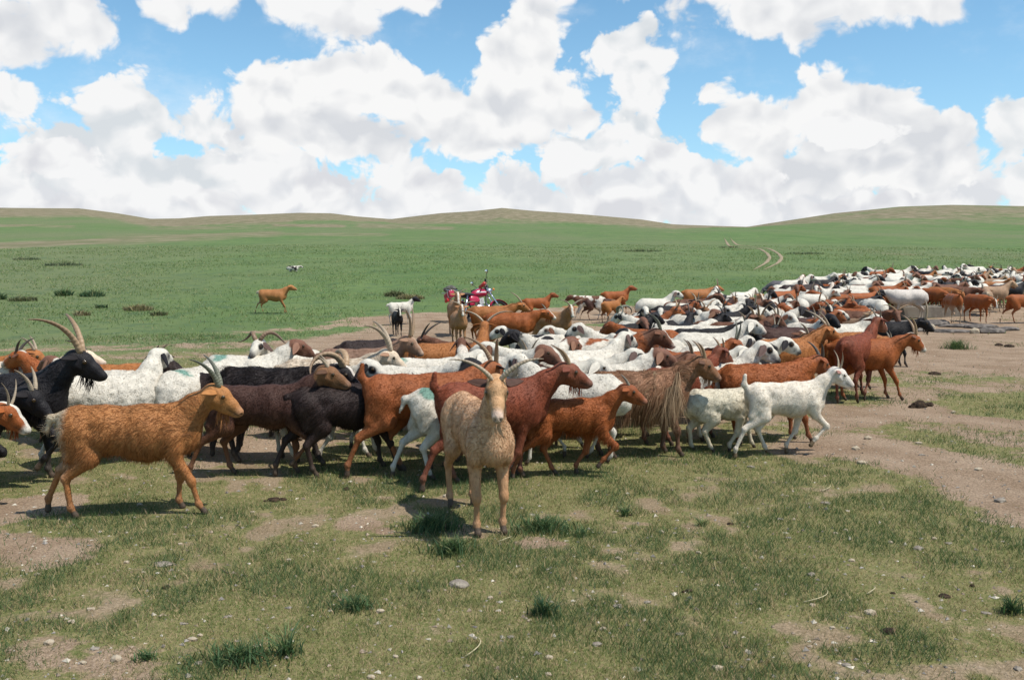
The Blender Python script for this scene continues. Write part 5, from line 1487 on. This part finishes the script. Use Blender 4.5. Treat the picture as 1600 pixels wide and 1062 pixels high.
def turf():
    """short grazed grass in front of and under the herd"""
    rng = np.random.default_rng(5)
    N = 520000
    u = rng.random(N)
    r = 2.9 * (21.0 / 2.9) ** (u ** .92)
    th = rng.uniform(-.60, .60, N)
    x = r * np.sin(th); y = r * np.cos(th)
    bare = bare_np(x, y); dt = dirt_np(x, y)
    keep = (rng.random(N) < np.clip((.675 - bare) / .16, .06, 1)) & (rng.random(N) < np.clip(1.0 - dt * 1.35, .015, 1))
    x, y, r, bare = x[keep], y[keep], r[keep], bare[keep]; n = len(x)
    z = terrain_np(x, y)
    k = np.clip((r - 3) / 12, 0, 1)
    lush = np.clip(.46 + (n2(x, y, .42, 4) - .5) * 2.6 + (n2(x, y, .16, 6) - .5) * 1.2 + (n2(x, y, 1.8, 5) - .5) * 1.4 + .12 * np.clip(x / 3, -1, 1), 0, 1)
    L = (.014 + .024 * rng.random(n)) * (.75 + .9 * lush) * (1 + .15 * k)
    W = (.0020 + .0022 * rng.random(n)) * (1 + 1.6 * k)
    g1 = np.array([.110, .162, .050]); g2_ = np.array([.225, .235, .088]); st = np.array([.46, .345, .205]); dk = np.array([.050, .112, .052])
    a = rng.random((n, 1))
    t = g1 * (1 - a) + g2_ * a
    t = t * (1 - .56 * lush[:, None]) + dk * .56 * lush[:, None]
    dry = (rng.random(n) < (.38 + .25 * (bare > .5) - .28 * lush))[:, None]
    t = np.where(dry, st * (.55 + .7 * rng.random((n, 1))), t)
    me = blade_mesh('grass', np.stack([x, y, z - .002], -1), L, W, .30 + .9 * rng.random(n), t, rng)
    o = bpy.data.objects.new('grass', me); COL.objects.link(o); o['kind'] = 'stuff'
    # beyond: taller single blades that give the plain its nap
    N = 150000
    r2 = 19.0 * (95 / 19.0) ** (rng.random(N) ** .9); th = rng.uniform(-.60, .60, N)
    x2 = r2 * np.sin(th); y2 = r2 * np.cos(th)
    k2 = rng.random(N) < np.clip(1.0 - dirt_np(x2, y2) * 1.2, .02, 1) * np.clip(.25 + (n2(x2, y2, 2.5, 7) - .35) * 2, .1, 1)
    x2, y2, r2 = x2[k2], y2[k2], r2[k2]; m_ = len(x2)
    t2 = np.where(rng.random((m_, 1)) < .16, np.array([.34, .31, .16]), np.where(rng.random((m_, 1)) < .55, np.array([.165, .230, .075]), np.array([.100, .170, .056])))
    me = blade_mesh('plain_grass', np.stack([x2, y2, terrain_np(x2, y2) - .004], -1), (.035 + .045 * rng.random(m_)) * (1 + r2 / 90), (.007 + .00045 * r2) * (.6 + .8 * rng.random(m_)), .4 + .7 * rng.random(m_), t2 * (.8 + .4 * rng.random((m_, 1))), rng)
    o = bpy.data.objects.new('plain_grass', me); COL.objects.link(o); o['kind'] = 'stuff'
    # grit: small pale and grey pebbles nobody could count
    N = 12000
    u = rng.random(N); r = 3.0 * (20 / 3.0) ** u; th = rng.uniform(-.6, .6, N)
    x = r * np.sin(th); y = r * np.cos(th); dt = dirt_np(x, y)
    w = rng.random(N) < .35 + .6 * dt + .3 * (bare_np(x, y) > .53)
    x, y = x[w], y[w]; n = len(x); z = terrain_np(x, y)
    s = .0045 + .013 * rng.random(n) ** 2.5
    base = np.array([(1, 0, 0), (-.5, .87, 0), (-.5, -.87, 0), (0, 0, 1), (.2, .1, -.6)]) * np.array([1, 1, .62])
    fc = np.array([(0, 1, 3), (1, 2, 3), (2, 0, 3), (1, 0, 4), (2, 1, 4), (0, 2, 4)])
    an = rng.random(n) * 6.28; ca, sa = np.cos(an)[:, None], np.sin(an)[:, None]
    bx = base[None] * (1 + .35 * rng.normal(size=(n, 5, 1))) * s[:, None, None]
    V = np.stack([bx[..., 0] * ca - bx[..., 1] * sa + x[:, None], bx[..., 0] * sa + bx[..., 1] * ca * .8 + y[:, None], bx[..., 2] + z[:, None] + s[:, None] * .15], -1).reshape(-1, 3)
    Fc = (np.arange(n)[:, None, None] * 5 + fc[None]).reshape(-1, 3)
    cc = np.where(rng.random((n, 1)) < .40, np.array([.46, .41, .33]), np.where(rng.random((n, 1)) < .5, np.array([.24, .215, .19]), np.array([.30, .235, .175])))
    me = np_mesh('pebbles', V, Fc, False, tint_mat('pebble'))
    at = me.color_attributes.new('tint', 'FLOAT_COLOR', 'POINT')
    at.data.foreach_set('color', np.repeat(np.concatenate([cc * (.7 + .6 * rng.random((n, 1))), np.ones((n, 1))], 1), 5, 0).astype(np.float32).ravel())
    o = bpy.data.objects.new('pebbles', me); COL.objects.link(o); o['kind'] = 'stuff'


def tint_mat(name):
    m = bpy.data.materials.new(name); m.use_nodes = True
    b = NB(m.node_tree); bs = m.node_tree.nodes['Principled BSDF']
    b.put(bs.inputs['Base Color'], b.attr('tint', out='Color')); bs.inputs['Roughness'].default_value = .9; bs.inputs['Specular IOR Level'].default_value = .2
    return m


def top_thing(name, me, loc, label, cat, group=None, rz=0.0):
    o = bpy.data.objects.new(name, me); COL.objects.link(o)
    o.location = loc; o.rotation_euler = (0, 0, rz)
    o['label'] = label; o['category'] = cat
    if group: o['group'] = group
    return o


# ------------------------------------------------------------------ tufts
# label, px, py, width of the clump in m, blade length in m, blades, colour
GREEN = (.062, .112, .048); DARK = (.042, .086, .040); OLIVE = (.095, .105, .055); DRY = (.19, .16, .09); SCRUB = (.060, .078, .046)
TUFTS = [
 ('spiky dark green grass tuft standing alone in the foreground', 850, 962, .16, .13, 150, DARK),
 ('broad patch of long grass right of the staring goat hooves', 850, 828, .56, .12, 620, GREEN),
 ('shaded clump of long grass left of the staring goat hooves', 676, 828, .46, .14, 640, GREEN),
 ('long grass clump in front of the staring goat shadow', 706, 864, .34, .13, 330, GREEN),
 ('thin grass tuft at the right tip of the long grass patch', 908, 838, .10, .075, 70, GREEN),
 ('small upright grass tuft far right of the staring goat', 976, 806, .08, .11, 60, GREEN),
 ('low loose grass clump below the red goat trailing hoof', 552, 952, .32, .10, 200, GREEN),
 ('low grass patch at the bottom of the view under the tan goat', 372, 1034, .50, .11, 420, GREEN),
 ('taller grass tuft right of the low bottom grass patch', 448, 1022, .14, .16, 100, GREEN),
 ('grass tuft beside the white stone near the bottom left corner', 228, 1030, .12, .07, 80, GREEN),
 ('dark grass tuft at the right edge of the foreground', 1580, 958, .13, .12, 130, DARK),
 ('thin grass tuft below the white goat', 1096, 822, .05, .10, 30, GREEN),
 ('bushy green tuft on the bare earth before the trough', 1495, 545, .62, .24, 520, GREEN),
 ('small green tuft under the rust goat muzzle near the trough', 1402, 552, .25, .12, 120, GREEN),
]
FAR_TUFTS = [
 ('round dark tuft left of two on the far left plain', 100, 462, .62, .34, 260, DARK), ('wider dark tuft right of the round one on the far left plain', 143, 463, .85, .30, 320, DARK),
 ('dry spreading tuft at the left edge of the plain', 36, 470, .95, .24, 280, OLIVE), ('tuft cut by the left edge of the plain', 0, 468, .45, .32, 160, DARK),
 ('dry brown tuft on the plain above the black goat horns', 216, 485, .85, .26, 280, DRY), ('small tuft just right of the dry brown tuft', 248, 493, .45, .20, 120, OLIVE),
 ('small dry tuft left of the dry brown tuft', 128, 493, .45, .22, 130, DRY), ('small dark tuft between the dry tufts', 158, 481, .40, .18, 110, DARK),
 ('low dark bush left of the white kid', 618, 463, .75, .30, 280, OLIVE), ('dry clump beside the low dark bush near the white kid', 641, 467, .95, .24, 280, DRY),
 ('distant dark scrub nearest the left edge', 42, 406, 1.9, .30, 200, SCRUB), ('distant dark scrub right of the first at left', 100, 415, 2.4, .34, 240, SCRUB),
 ('distant dark scrub strip in the middle of the slope', 1004, 393, 3.4, .30, 260, SCRUB), ('distant dark scrub strip right of the wheel tracks', 1258, 397, 3.0, .30, 240, SCRUB), ('distant dark scrub under the upper wheel tracks', 1140, 387, 2.0, .25, 140, SCRUB),
]


def tufts():
    rng = np.random.default_rng(9)
    for far, lst in ((False, TUFTS), (True, FAR_TUFTS)):
        for label, px, py, w, L, n, colr in lst:
            p = ground_at(px, py)
            r = w / 2 * np.minimum(np.abs(rng.normal(0, .52, n)), 1.12) if not far else w / 2 * np.sqrt(rng.random(n)); a = rng.random(n) * 6.283
            x = r * np.cos(a) ; y = r * np.sin(a) * (.6 if far else .62)
            zz = terrain_np(x + p.x, y + p.y) - p.z
            t = np.array(colr) * (.6 + 1.1 * rng.random((n, 1))) + (rng.random((n, 1)) < .22) * np.array([.13, .105, .045])
            me = blade_mesh('grass_tuft', np.stack([x, y, zz - .004], -1), L * (.45 + .75 * rng.random(n)) * (1 - .4 * np.minimum(r / (w / 2), 1.3) ** 2), (.004 + .004 * rng.random(n)) * (1 if not far else 5), .25 + .5 * rng.random(n), t, rng, seg=2)
            top_thing('grass_tuft', me, p, label, 'grass tuft', 'grass tufts on the plain' if far else 'grass tufts near the herd')


# ------------------------------------------------------------------ stones and dung
def rock_mesh(rng, name, sx, sy, sz, mat, rough=.28, sub=2):
    import bmesh
    bm = bmesh.new(); bmesh.ops.create_icosphere(bm, subdivisions=sub, radius=1)
    pl = rng.normal(size=(7, 3)); pl /= np.linalg.norm(pl, axis=1, keepdims=True)
    off = .62 + .34 * rng.random(7)
    for v in bm.verts:
        c = np.array(v.co)
        for q, o in zip(pl, off):
            e = c @ q - o
            if e > 0: c = c - q * e
        c = c * (1 + rough * .35 * (rng.random() - .5))
        v.co = (c[0] * sx, c[1] * sy, c[2] * sz)
    me = bpy.data.meshes.new(name); bm.to_mesh(me); bm.free()
    me.materials.append(mat)
    return me


WHITE_ST = [(219, 790, 12), (282, 850, 9), (198, 879, 11), (224, 894, 9), (59, 898, 12), (142, 952, 14), (111, 972, 15), (301, 1000, 19), (313, 993, 12), (402, 1010, 16), (182, 1031, 22), (130, 1036, 16), (77, 1005, 18),
            (493, 822, 14), (452, 875, 11), (521, 925, 11), (671, 924, 10), (594, 956, 18), (942, 983, 15), (966, 873, 15), (857, 1028, 17), (857, 1054, 16), (827, 970, 11), (618, 1026, 14), (960, 832, 10), (1034, 832, 12),
            (580, 1058, 17), (697, 776, 13), (1338, 702, 17), (1347, 724, 17), (1356, 686, 13), (1529, 734, 14), (1306, 833, 11), (1321, 828, 10), (1391, 848, 10), (1229, 775, 9), (1092, 864, 12), (1330, 876, 12),
            (1269, 945, 14), (1360, 958, 23), (1301, 981, 11), (1122, 1044, 20), (1490, 645, 11), (1436, 693, 12), (766, 934, 13), (920, 932, 11), (1183, 914, 10), (1240, 812, 8), (395, 800, 9), (46, 800, 10), (1460, 842, 10), (740, 744, 9)]
GREY_ST = [(258, 882, 38), (287, 974, 18), (356, 963, 16), (310, 1036, 17), (148, 1013, 17), (966, 947, 20), (1011, 941, 17), (933, 1007, 24), (1063, 991, 20), (798, 995, 15), (784, 1001, 10), (729, 1040, 14), (822, 966, 12), (1440, 711, 12), (1563, 783, 24),
           (1289, 786, 18), (1482, 849, 14), (1268, 898, 18), (1323, 1039, 19), (1541, 958, 17), (1435, 857, 22), (1173, 730, 14), (1219, 811, 13), (717, 914, 36), (1590, 1045, 16)]
DUNG = [(260, 918, 14), (428, 782, 22), (442, 781, 14), (416, 783, 10), (1076, 924, 17), (1475, 932, 19), (1390, 987, 28), (1141, 819, 12), (1460, 585, 18), (1436, 636, 28), (1452, 634, 14), (1424, 637, 12), (1560, 540, 12), (1577, 542, 16), (1395, 927, 8), (1519, 916, 9), (1068, 925, 8), (985, 805, 8), (540, 765, 14)]
MARKS = [('the spiky grass tuft', 850, 962), ('the staring goat hooves', 768, 832), ('the tan goat front hooves', 300, 790), ('the tan goat hind hooves', 120, 812), ('the white goat hooves', 1225, 712), ('the small rust kid hooves', 880, 745),
         ('the bottom left corner', 10, 1055), ('the bottom right corner', 1590, 1055), ('the dirt path at right', 1540, 770), ('the low bottom grass patch', 372, 1030), ('the dark tuft at the right edge', 1580, 958), ('the loose grass clump', 552, 950),
         ('the bottom edge middle', 800, 1058), ('the trough', 1455, 497), ('the lamb hooves', 1120, 706), ('the dark brown goat hooves', 420, 745)]


def place_label(base, px, py, used):
    m = sorted((math.hypot(px - x, (py - y) * 1.6), n, x, y) for n, x, y in MARKS)
    for d, n, x, y in m[:5]:
        dx, dy = px - x, py - y
        side = ('left of' if dx < 0 else 'right of') if abs(dx) > abs(dy) * 1.2 else ('in front of' if dy > 0 else 'behind')
        for dist in (('just ',) if d < 70 else ('', ) if d < 170 else ('well ',)):
            lb = f'{base} {dist}{side} {n}'
            if lb not in used:
                used.add(lb); return lb
    for o in ('second', 'third', 'fourth', 'fifth', 'sixth', 'seventh'):
        d, n, x, y = m[0]
        side = ('left of' if px < x else 'right of') if abs(px - x) > abs(py - y) * 1.2 else ('in front of' if py > y else 'behind')
        lb = f'{base} {side} {n}, {o} nearest to it'
        if lb not in used:
            used.add(lb); return lb
    return base


def stones():
    rng = np.random.default_rng(13)
    ms = [simple_mat('pale_stone', (.43, .365, .27), .9, .15, .35, 14, bump=.6, col2=(.33, .26, .185)), simple_mat('grey_stone', (.21, .178, .148), .9, .15, .3, 14, bump=.6, col2=(.29, .25, .20)),
          simple_mat('dung', (.030, .020, .014), .9, .15, .4, 40, bump=.8, col2=(.065, .042, .026))]
    used = set()
    for lst, mi, nm, cat, grp in ((WHITE_ST, 0, 'stone', 'stone', 'pale stones in the turf'), (GREY_ST, 1, 'stone', 'stone', 'grey stones in the turf'), (DUNG, 2, 'dung_clump', 'dung', 'dung clumps on the ground')):
        for px, py, w in lst:
            p = ground_at(px, py); s = w * p.length / F / 2
            flat = rng.uniform(.42, .75) if mi == 0 else rng.uniform(.26, .5) if mi == 1 else rng.uniform(.4, .75)
            if w > 34: flat = .24 if mi != 1 else .42 if px > 700 else .20
            base = ('big ' if w > 34 else 'larger ' if w > 17 else 'small ' if w < 12 else '') + (('pale ' + ('rounded ' if flat > .6 else 'flat ')) if mi == 0 else ('grey ' + ('flat ' if flat < .36 else 'angular ')) if mi == 1 else 'dark ') + ('stone' if mi < 2 else 'dung clump')
            me = rock_mesh(rng, nm, s, s * rng.uniform(.55, .95), s * flat, ms[mi], .5 if mi == 2 else .3, 2 if w > 24 or mi == 2 else 1)
            if mi == 2: me.polygons.foreach_set('use_smooth', np.zeros(len(me.polygons), bool))
            top_thing(nm, me, p + Vector((0, 0, s * flat * .22)), place_label(base, px, py, used), cat, grp, rng.uniform(-.5, .5))
    # ledge of rocks before the trough
    L = [('long dark ledge stone in the mud before the trough left end', 1418, 508, .75, .30, .10, 1), ('broad dark flat rock left in the row before the trough', 1428, 517, .50, .26, .09, 1), ('pale upright rock left in the row before the trough', 1454, 516, .12, .09, .12, 0),
         ('brown slab leaning behind the pale upright rock', 1464, 508, .34, .18, .12, 1), ('wide grey slab in the middle of the row before the trough', 1482, 519, .55, .22, .07, 1), ('white pointed stone in the row before the trough', 1522, 521, .13, .09, .10, 0),
         ('dark slab behind the white pointed stone', 1531, 512, .46, .20, .08, 1), ('dark blocky rock right of the white pointed stone', 1550, 520, .32, .20, .11, 1), ('grey rock at the right end of the rock row', 1574, 516, .30, .20, .08, 1), ('flat rock under the shorn sheep hooves', 1400, 505, .42, .2, .06, 1),
         ('dark ledge stone under the red drinking goat', 1500, 511, .50, .2, .07, 1)]
    for label, px, py, a, c, h, mi in L:
        p = ground_at(px, py)
        top_thing('rock', rock_mesh(rng, 'rock', a, c, h, ms[mi] if mi == 0 else M_WET, .3), p + Vector((0, 0, h * .25)), label, 'rock', 'rocks before the trough', rng.uniform(-.2, .2))


M_WET = simple_mat('muddy_rock', (.085, .072, .062), .7, .3, .35, 9, bump=.6, col2=(.15, .125, .105))


# ------------------------------------------------------------------ concrete trough
def rbox(name, size, loc, mat, parent, bev=.015, rot=None, seg=2):
    import bmesh
    bm = bmesh.new(); bmesh.ops.create_cube(bm, size=1)
    for v in bm.verts: v.co = (v.co.x * size[0], v.co.y * size[1], v.co.z * size[2])
    if bev: bmesh.ops.bevel(bm, geom=bm.edges[:], offset=min(bev, min(size) * .45), segments=seg, affect='EDGES', profile=.6)
    M = Matrix.Translation(loc)
    if rot is not None: M = M @ rot
    bmesh.ops.transform(bm, matrix=M, verts=bm.verts)
    me = bpy.data.meshes.new(name); bm.to_mesh(me); bm.free()
    me.polygons.foreach_set('use_smooth', np.ones(len(me.polygons), bool)) if seg > 2 else None
    me.materials.append(mat)
    o = bpy.data.objects.new(name, me); COL.objects.link(o)
    if parent: o.parent = parent
    return o


def trough():
    a = ground_at(1393, 499); c = ground_at(1514, 494)
    v = (c - a); L = v.length; ang = math.atan2(v.y, v.x)
    m = simple_mat('concrete', (.215, .185, .15), .9, .2, .28, 5, bump=.5, col2=(.15, .125, .10))
    mw = simple_mat('trough_water', (.05, .055, .05), .06, .5, .1, 3)
    r = bpy.data.objects.new('trough', None); COL.objects.link(r)
    r.location = (a + c) / 2 + Vector((-math.sin(ang) * .28, math.cos(ang) * .28, 0)); r.location.z = terrain(r.location.x, r.location.y) - .01
    r.rotation_euler = (0, 0, ang)
    r['label'] = 'long low concrete drinking trough with goats drinking at it'; r['category'] = 'trough'
    h = .30; w = .56; t = .075
    rbox('side_wall', (L, t, h), (0, -w / 2 + t / 2, h / 2), m, r, .02); rbox('side_wall', (L, t, h), (0, w / 2 - t / 2, h / 2), m, r, .02)
    rbox('end_wall', (t, w - 2 * t - .004, h - .012), (-L / 2 + t / 2 + .004, 0, h / 2 - .006), m, r, .01); rbox('end_wall', (t, w - 2 * t - .004, h - .012), (L / 2 - t / 2 - .004, 0, h / 2 - .006), m, r, .01)
    rbox('basin_floor', (L - 2 * t - .02, w - 2 * t - .004, .09), (0, 0, .045), m, r, 0)
    rbox('water', (L - 2 * t - .02, w - 2 * t - .006, .15), (0, 0, .17), mw, r, 0)


# ------------------------------------------------------------------ motorcycle
def pipe(name, pts, r, mat, parent, seg=8, taper=None):
    rad = np.full(len(pts), r) if taper is None else np.linspace(r, taper, len(pts))
    me = tube(pts, rad, seg, 1.0, name=name, mat=mat, side=(0.13, .97, .21))
    o = bpy.data.objects.new(name, me); COL.objects.link(o); o.parent = parent
    return o


def ring(name, R0, r, mat, parent, c, width=1.0, n=28, k=8):
    V, Fc = [], []
    for i in range(n):
        a = 2 * math.pi * i / n
        for j in range(k):
            q = 2 * math.pi * j / k
            rr = R0 + r * math.cos(q)
            V.append((c[0] + rr * math.cos(a), c[1] + r * width * math.sin(q), c[2] + rr * math.sin(a)))
    for i in range(n):
        for j in range(k):
            Fc.append((i * k + j, i * k + (j + 1) % k, ((i + 1) % n) * k + (j + 1) % k, ((i + 1) % n) * k + j))
    me = bpy.data.meshes.new(name); me.from_pydata(V, [], Fc); me.polygons.foreach_set('use_smooth', np.ones(len(me.polygons), bool)); me.materials.append(mat)
    o = bpy.data.objects.new(name, me); COL.objects.link(o); o.parent = parent
    return o


def blob(name, secs, mat, parent, n=14):
    """lofted body: sections (x, z, half width, half height)"""
    V, Fc = [], []
    for x, z, w, h in secs:
        for j in range(n):
            q = 2 * math.pi * j / n; c, s = math.cos(q), math.sin(q)
            V.append((x, w * math.copysign(abs(c) ** .75, c), z + h * math.copysign(abs(s) ** .75, s)))
    for i in range(len(secs) - 1):
        for j in range(n):
            Fc.append((i * n + j, i * n + (j + 1) % n, (i + 1) * n + (j + 1) % n, (i + 1) * n + j))
    Fc.append(tuple(range(n - 1, -1, -1))); Fc.append(tuple((len(secs) - 1) * n + j for j in range(n)))
    me = bpy.data.meshes.new(name); me.from_pydata(V, [], Fc); me.polygons.foreach_set('use_smooth', np.ones(len(me.polygons), bool)); me.materials.append(mat)
    o = bpy.data.objects.new(name, me); COL.objects.link(o); o.parent = parent
    return o


def motorcycle():
    p = ground_at(753, 503)
    red = simple_mat('red_paint', (.36, .012, .045), .25, .5, .08, 6); chrome = simple_mat('chrome', (.62, .62, .64), .18, .5, .06, 6, metal=1.0); rubber = simple_mat('rubber', (.016, .016, .017), .75, .3, .2, 20)
    black = simple_mat('black_plastic', (.02, .02, .022), .45, .4, .15, 20); alu = simple_mat('aluminium', (.42, .42, .43), .38, .5, .15, 15, metal=.9); white = simple_mat('white_sticker', (.62, .60, .60), .4, .4, .08, 8)
    redpad = simple_mat('red_vinyl', (.46, .055, .045), .5, .3, .12, 12); glass = simple_mat('mirror_glass', (.85, .87, .90), .04, .5, .02, 3, metal=1.0); wool = simple_mat('grey_bundle', (.20, .19, .17), .95, .1, .5, 30, bump=1.0, col2=(.09, .085, .08))
    amber = simple_mat('amber_lens', (.55, .17, .02), .2, .5, .05, 5); redl = simple_mat('red_lens', (.42, .015, .015), .18, .5, .05, 5)
    r = bpy.data.objects.new('motorcycle', None); COL.objects.link(r)
    r.location = p
    r.rotation_euler = Matrix.LocRotScale(None, (Matrix.Rotation(R(34), 3, 'Z') @ Matrix.Rotation(R(-25), 3, 'X')).to_quaternion(), None).to_euler()
    r.scale = (.92, .92, .92)
    r['label'] = 'red motorcycle with chrome parts leaning on its stand behind the goats'; r['category'] = 'motorcycle'
    for x in (-.62, .66):
        w = ring('wheel', .265, .012, chrome, r, (x, 0, .30), 2.2)
        ring('tyre', .275, .042, rubber, w, (x, 0, .30), .95)
        hub = pipe('hub', [(x, -.06, .30), (x, .06, .30)], .055, alu, w, 12)
        for k in range(10):
            a = 2 * math.pi * k / 10
            pipe('spoke', [(x, .03 * (-1) ** k, .30), (x + .26 * math.cos(a), 0, .30 + .26 * math.sin(a))], .004, chrome, w, 4)
    pipe('frame', [(.38, 0, .88), (.30, 0, .62), (.22, 0, .34), (-.10, 0, .26), (-.22, 0, .34), (-.30, 0, .70), (.05, 0, .76), (.36, 0, .86)], .022, black, r)
    for s in (-1, 1):
        pipe('swing_arm', [(-.18, s * .09, .34), (-.62, s * .10, .30)], .020, black, r)
        pipe('shock_absorber', [(-.34, s * .13, .72), (-.50, s * .13, .36)], .032, chrome, r, 10)
        pipe('fork_leg', [(.36, s * .085, .98), (.52, s * .085, .62), (.66, s * .085, .30)], .024, chrome, r)
        pipe('grip', [(.22, s * .30, 1.075), (.17, s * .42, 1.075)], .022, rubber, r)
        pipe('lever', [(.29, s * .24, 1.07), (.27, s * .38, 1.075)], .008, alu, r, 6)
        mr_ = pipe('mirror', [(.28, s * .24, 1.07), (.27, s * .33, 1.19), (.26, s * .40, 1.27)], .008, black, r, 6)
        hm = ball((.26, s * .42, 1.31), .075, black, 'mirror_shell', 14, 8, (.25, 1.0, .72)); o = bpy.data.objects.new('mirror_shell', hm); COL.objects.link(o); o.parent = mr_
        hm = ball((.243, s * .42, 1.31), .068, glass, 'mirror_glass', 14, 8, (.14, 1.0, .72)); o = bpy.data.objects.new('mirror_glass', hm); COL.objects.link(o); o.parent = mr_
        for x, z in ((.48, .86), (-.72, .72)):
            pipe('indicator', [(x, s * .10, z), (x, s * .20, z)], .012, chrome, r, 6, None)
            o = bpy.data.objects.new('indicator_lens', ball((x, s * .225, z), .035, amber, 'indicator_lens', 10, 6, (1, .8, 1))); COL.objects.link(o); o.parent = r
        blob('side_panel', [(-.30, .62, .015, .05), (-.22, .63, .028, .10), (-.05, .62, .028, .09), (.02, .61, .012, .04)], red, r).location = (0, s * .12, 0)
        rbox('footrest', (.03, .14, .025), (.0, s * .22, .30), rubber, r, .008)
    pipe('handlebar', [(.22, -.30, 1.075), (.30, -.20, 1.07), (.34, -.07, 1.00), (.34, .07, 1.00), (.30, .20, 1.07), (.22, .30, 1.075)], .013, chrome, r)
    pipe('handlebar_pad', [(.31, -.15, 1.085), (.31, .15, 1.085)], .050, redpad, r, 12)
    t = blob('fuel_tank', [(-.14, .80, .07, .05), (-.06, .82, .105, .085), (.10, .845, .135, .115), (.24, .85, .13, .11), (.33, .84, .085, .075), (.36, .84, .04, .04)], red, r)
    blob('tank_stripe', [(-.02, .815, .118, .030), (.10, .825, .142, .036), (.24, .83, .137, .034), (.30, .83, .112, .026)], white, t)
    pipe('fuel_cap', [(.16, 0, .95), (.16, 0, .975)], .035, chrome, t, 12)
    blob('seat', [(-.70, .82, .085, .035), (-.55, .82, .125, .050), (-.30, .79, .13, .055), (-.12, .77, .10, .045), (-.06, .79, .06, .03)], black, r)
    blob('engine', [(-.16, .36, .09, .09), (-.05, .38, .12, .13), (.12, .38, .12, .13), (.20, .36, .08, .08)], alu, r)
    for k in range(6):
        rbox('cylinder_fin', (.17, .19, .012), (.10, 0, .50 + k * .030), alu, r, .004, Matrix.Rotation(R(-12), 4, 'Y'))
    pipe('exhaust', [(.20, -.10, .50), (.28, -.12, .40), (.20, -.13, .24), (-.10, -.14, .22)], .022, chrome, r)
    pipe('muffler', [(-.10, -.14, .22), (-.22, -.145, .24), (-.72, -.16, .34)], .042, chrome, r, 12)
    def guard(name, x, a0, a1, mat):
        V, Fc = [], []
        n = 14
        for i in range(n):
            a = R(a0 + (a1 - a0) * i / (n - 1))
            for q in (-.07, -.045, 0, .045, .07):
                rr = .345 - (abs(q) / .07) ** 2 * .03
                V.append((x + rr * math.cos(a), q, .30 + rr * math.sin(a)))
        for i in range(n - 1):
            for j in range(4):
                Fc.append((i * 5 + j, i * 5 + j + 1, i * 5 + j + 6, i * 5 + j + 5))
        me = bpy.data.meshes.new(name); me.from_pydata(V, [], Fc); me.materials.append(mat)
        o = bpy.data.objects.new(name, me); COL.objects.link(o); o.parent = r
        md = o.modifiers.new('thickness', 'SOLIDIFY'); md.thickness = .006
    guard('front_mudguard', .66, 20, 150, red); guard('rear_mudguard', -.62, 40, 185, red)
    pipe('headlight', [(.40, 0, .90), (.46, 0, .90), (.52, 0, .90)], .085, chrome, r, 16)
    rbox('instrument_panel', (.06, .20, .09), (.40, 0, 1.02), black, r, .02)
    tl = rbox('tail_light', (.07, .15, .09), (-.93, 0, .66), redl, r, .02)
    box = rbox('rear_box', (.16, .34, .17), (-.82, 0, .80), red, r, .03)
    rbox('box_stripe', (.165, .035, .175), (-.82, -.06, .80), white, box, .03)
    for s in (-1, 1):
        pipe('rack_rail', [(-.50, s * .12, .88), (-.72, s * .13, .90), (-.96, s * .11, .92)], .010, chrome, r, 6)
    for k in range(3):
        pipe('rack_bar', [(-.62 - .13 * k, -.12, .905), (-.62 - .13 * k, .12, .905)], .008, chrome, r, 6)
    pipe('side_stand', [(-.02, .12, .26), (.02, .26, .03)], .014, black, r, 6)
    rng = np.random.default_rng(4)
    top_thing('bundle', None, p, 'grey woolly bundle tied on the rear rack of the motorcycle', 'bundle')
    b = bpy.data.objects['bundle']
    b.rotation_euler = r.rotation_euler; b.scale = r.scale
    me = rock_mesh(rng, 'wrap', .20, .17, .085, wool, .6, 3)
    o = bpy.data.objects.new('wrap', me); COL.objects.link(o); o.parent = b; o.location = (-.74, 0, .985)


STALKS = [('pale bent grass stalk lying near the bottom edge', 727, 1027, 745, 1000), ('dry stalk lying beside the white stone at lower right', 1255, 942, 1292, 926), ('short dry stalk leaning in the turf at lower right', 1354, 929, 1364, 920),
          ('dark dry stem lying beside the staring goat hooves', 776, 848, 800, 842), ('dry stalk on the path edge below the white goat', 1283, 768, 1293, 760)]


def stalks():
    m = simple_mat('dry_stalk', (.46, .40, .25), .8, .2, .2, 30)
    for label, x0, y0, x1, y1 in STALKS:
        a, c = ground_at(x0, y0), ground_at(x1, y1)
        v = c - a
        pts = [a + v * t + Vector((v.y, -v.x, 0)) * .22 * math.sin(t * 3.1) + Vector((0, 0, .006 + .02 * math.sin(t * 2.6))) for t in np.linspace(0, 1, 8)]
        o = a.copy()
        top_thing('grass_stalk', tube([tuple(p - o) for p in pts], np.linspace(.0032, .0014, 8), 5, 1.0, name='grass_stalk', mat=m, side=(0, 0, 1.0)), o, label, 'grass stalk', 'dry stalks in the turf')


def resting_sheep():
    p = ground_at(458, 425)
    make_animal('sheep', 'sheep', 'pied_black', p - Vector((0, 0, .165)), 4, .67, 'pied sheep lying down alone far out on the green slope', 'sheep of the herd', 'sheep', neck=20, hpitch=-30, gait='lie', horn='none', hair=None, lod=2, seed=17.3)
# ================================================================== build, large to small
build_ground()
build_tracks()
trough()
motorcycle()
place_herd()
mid_fill()
far_flock()
resting_sheep()
tufts()
stones()
stalks()
turf()
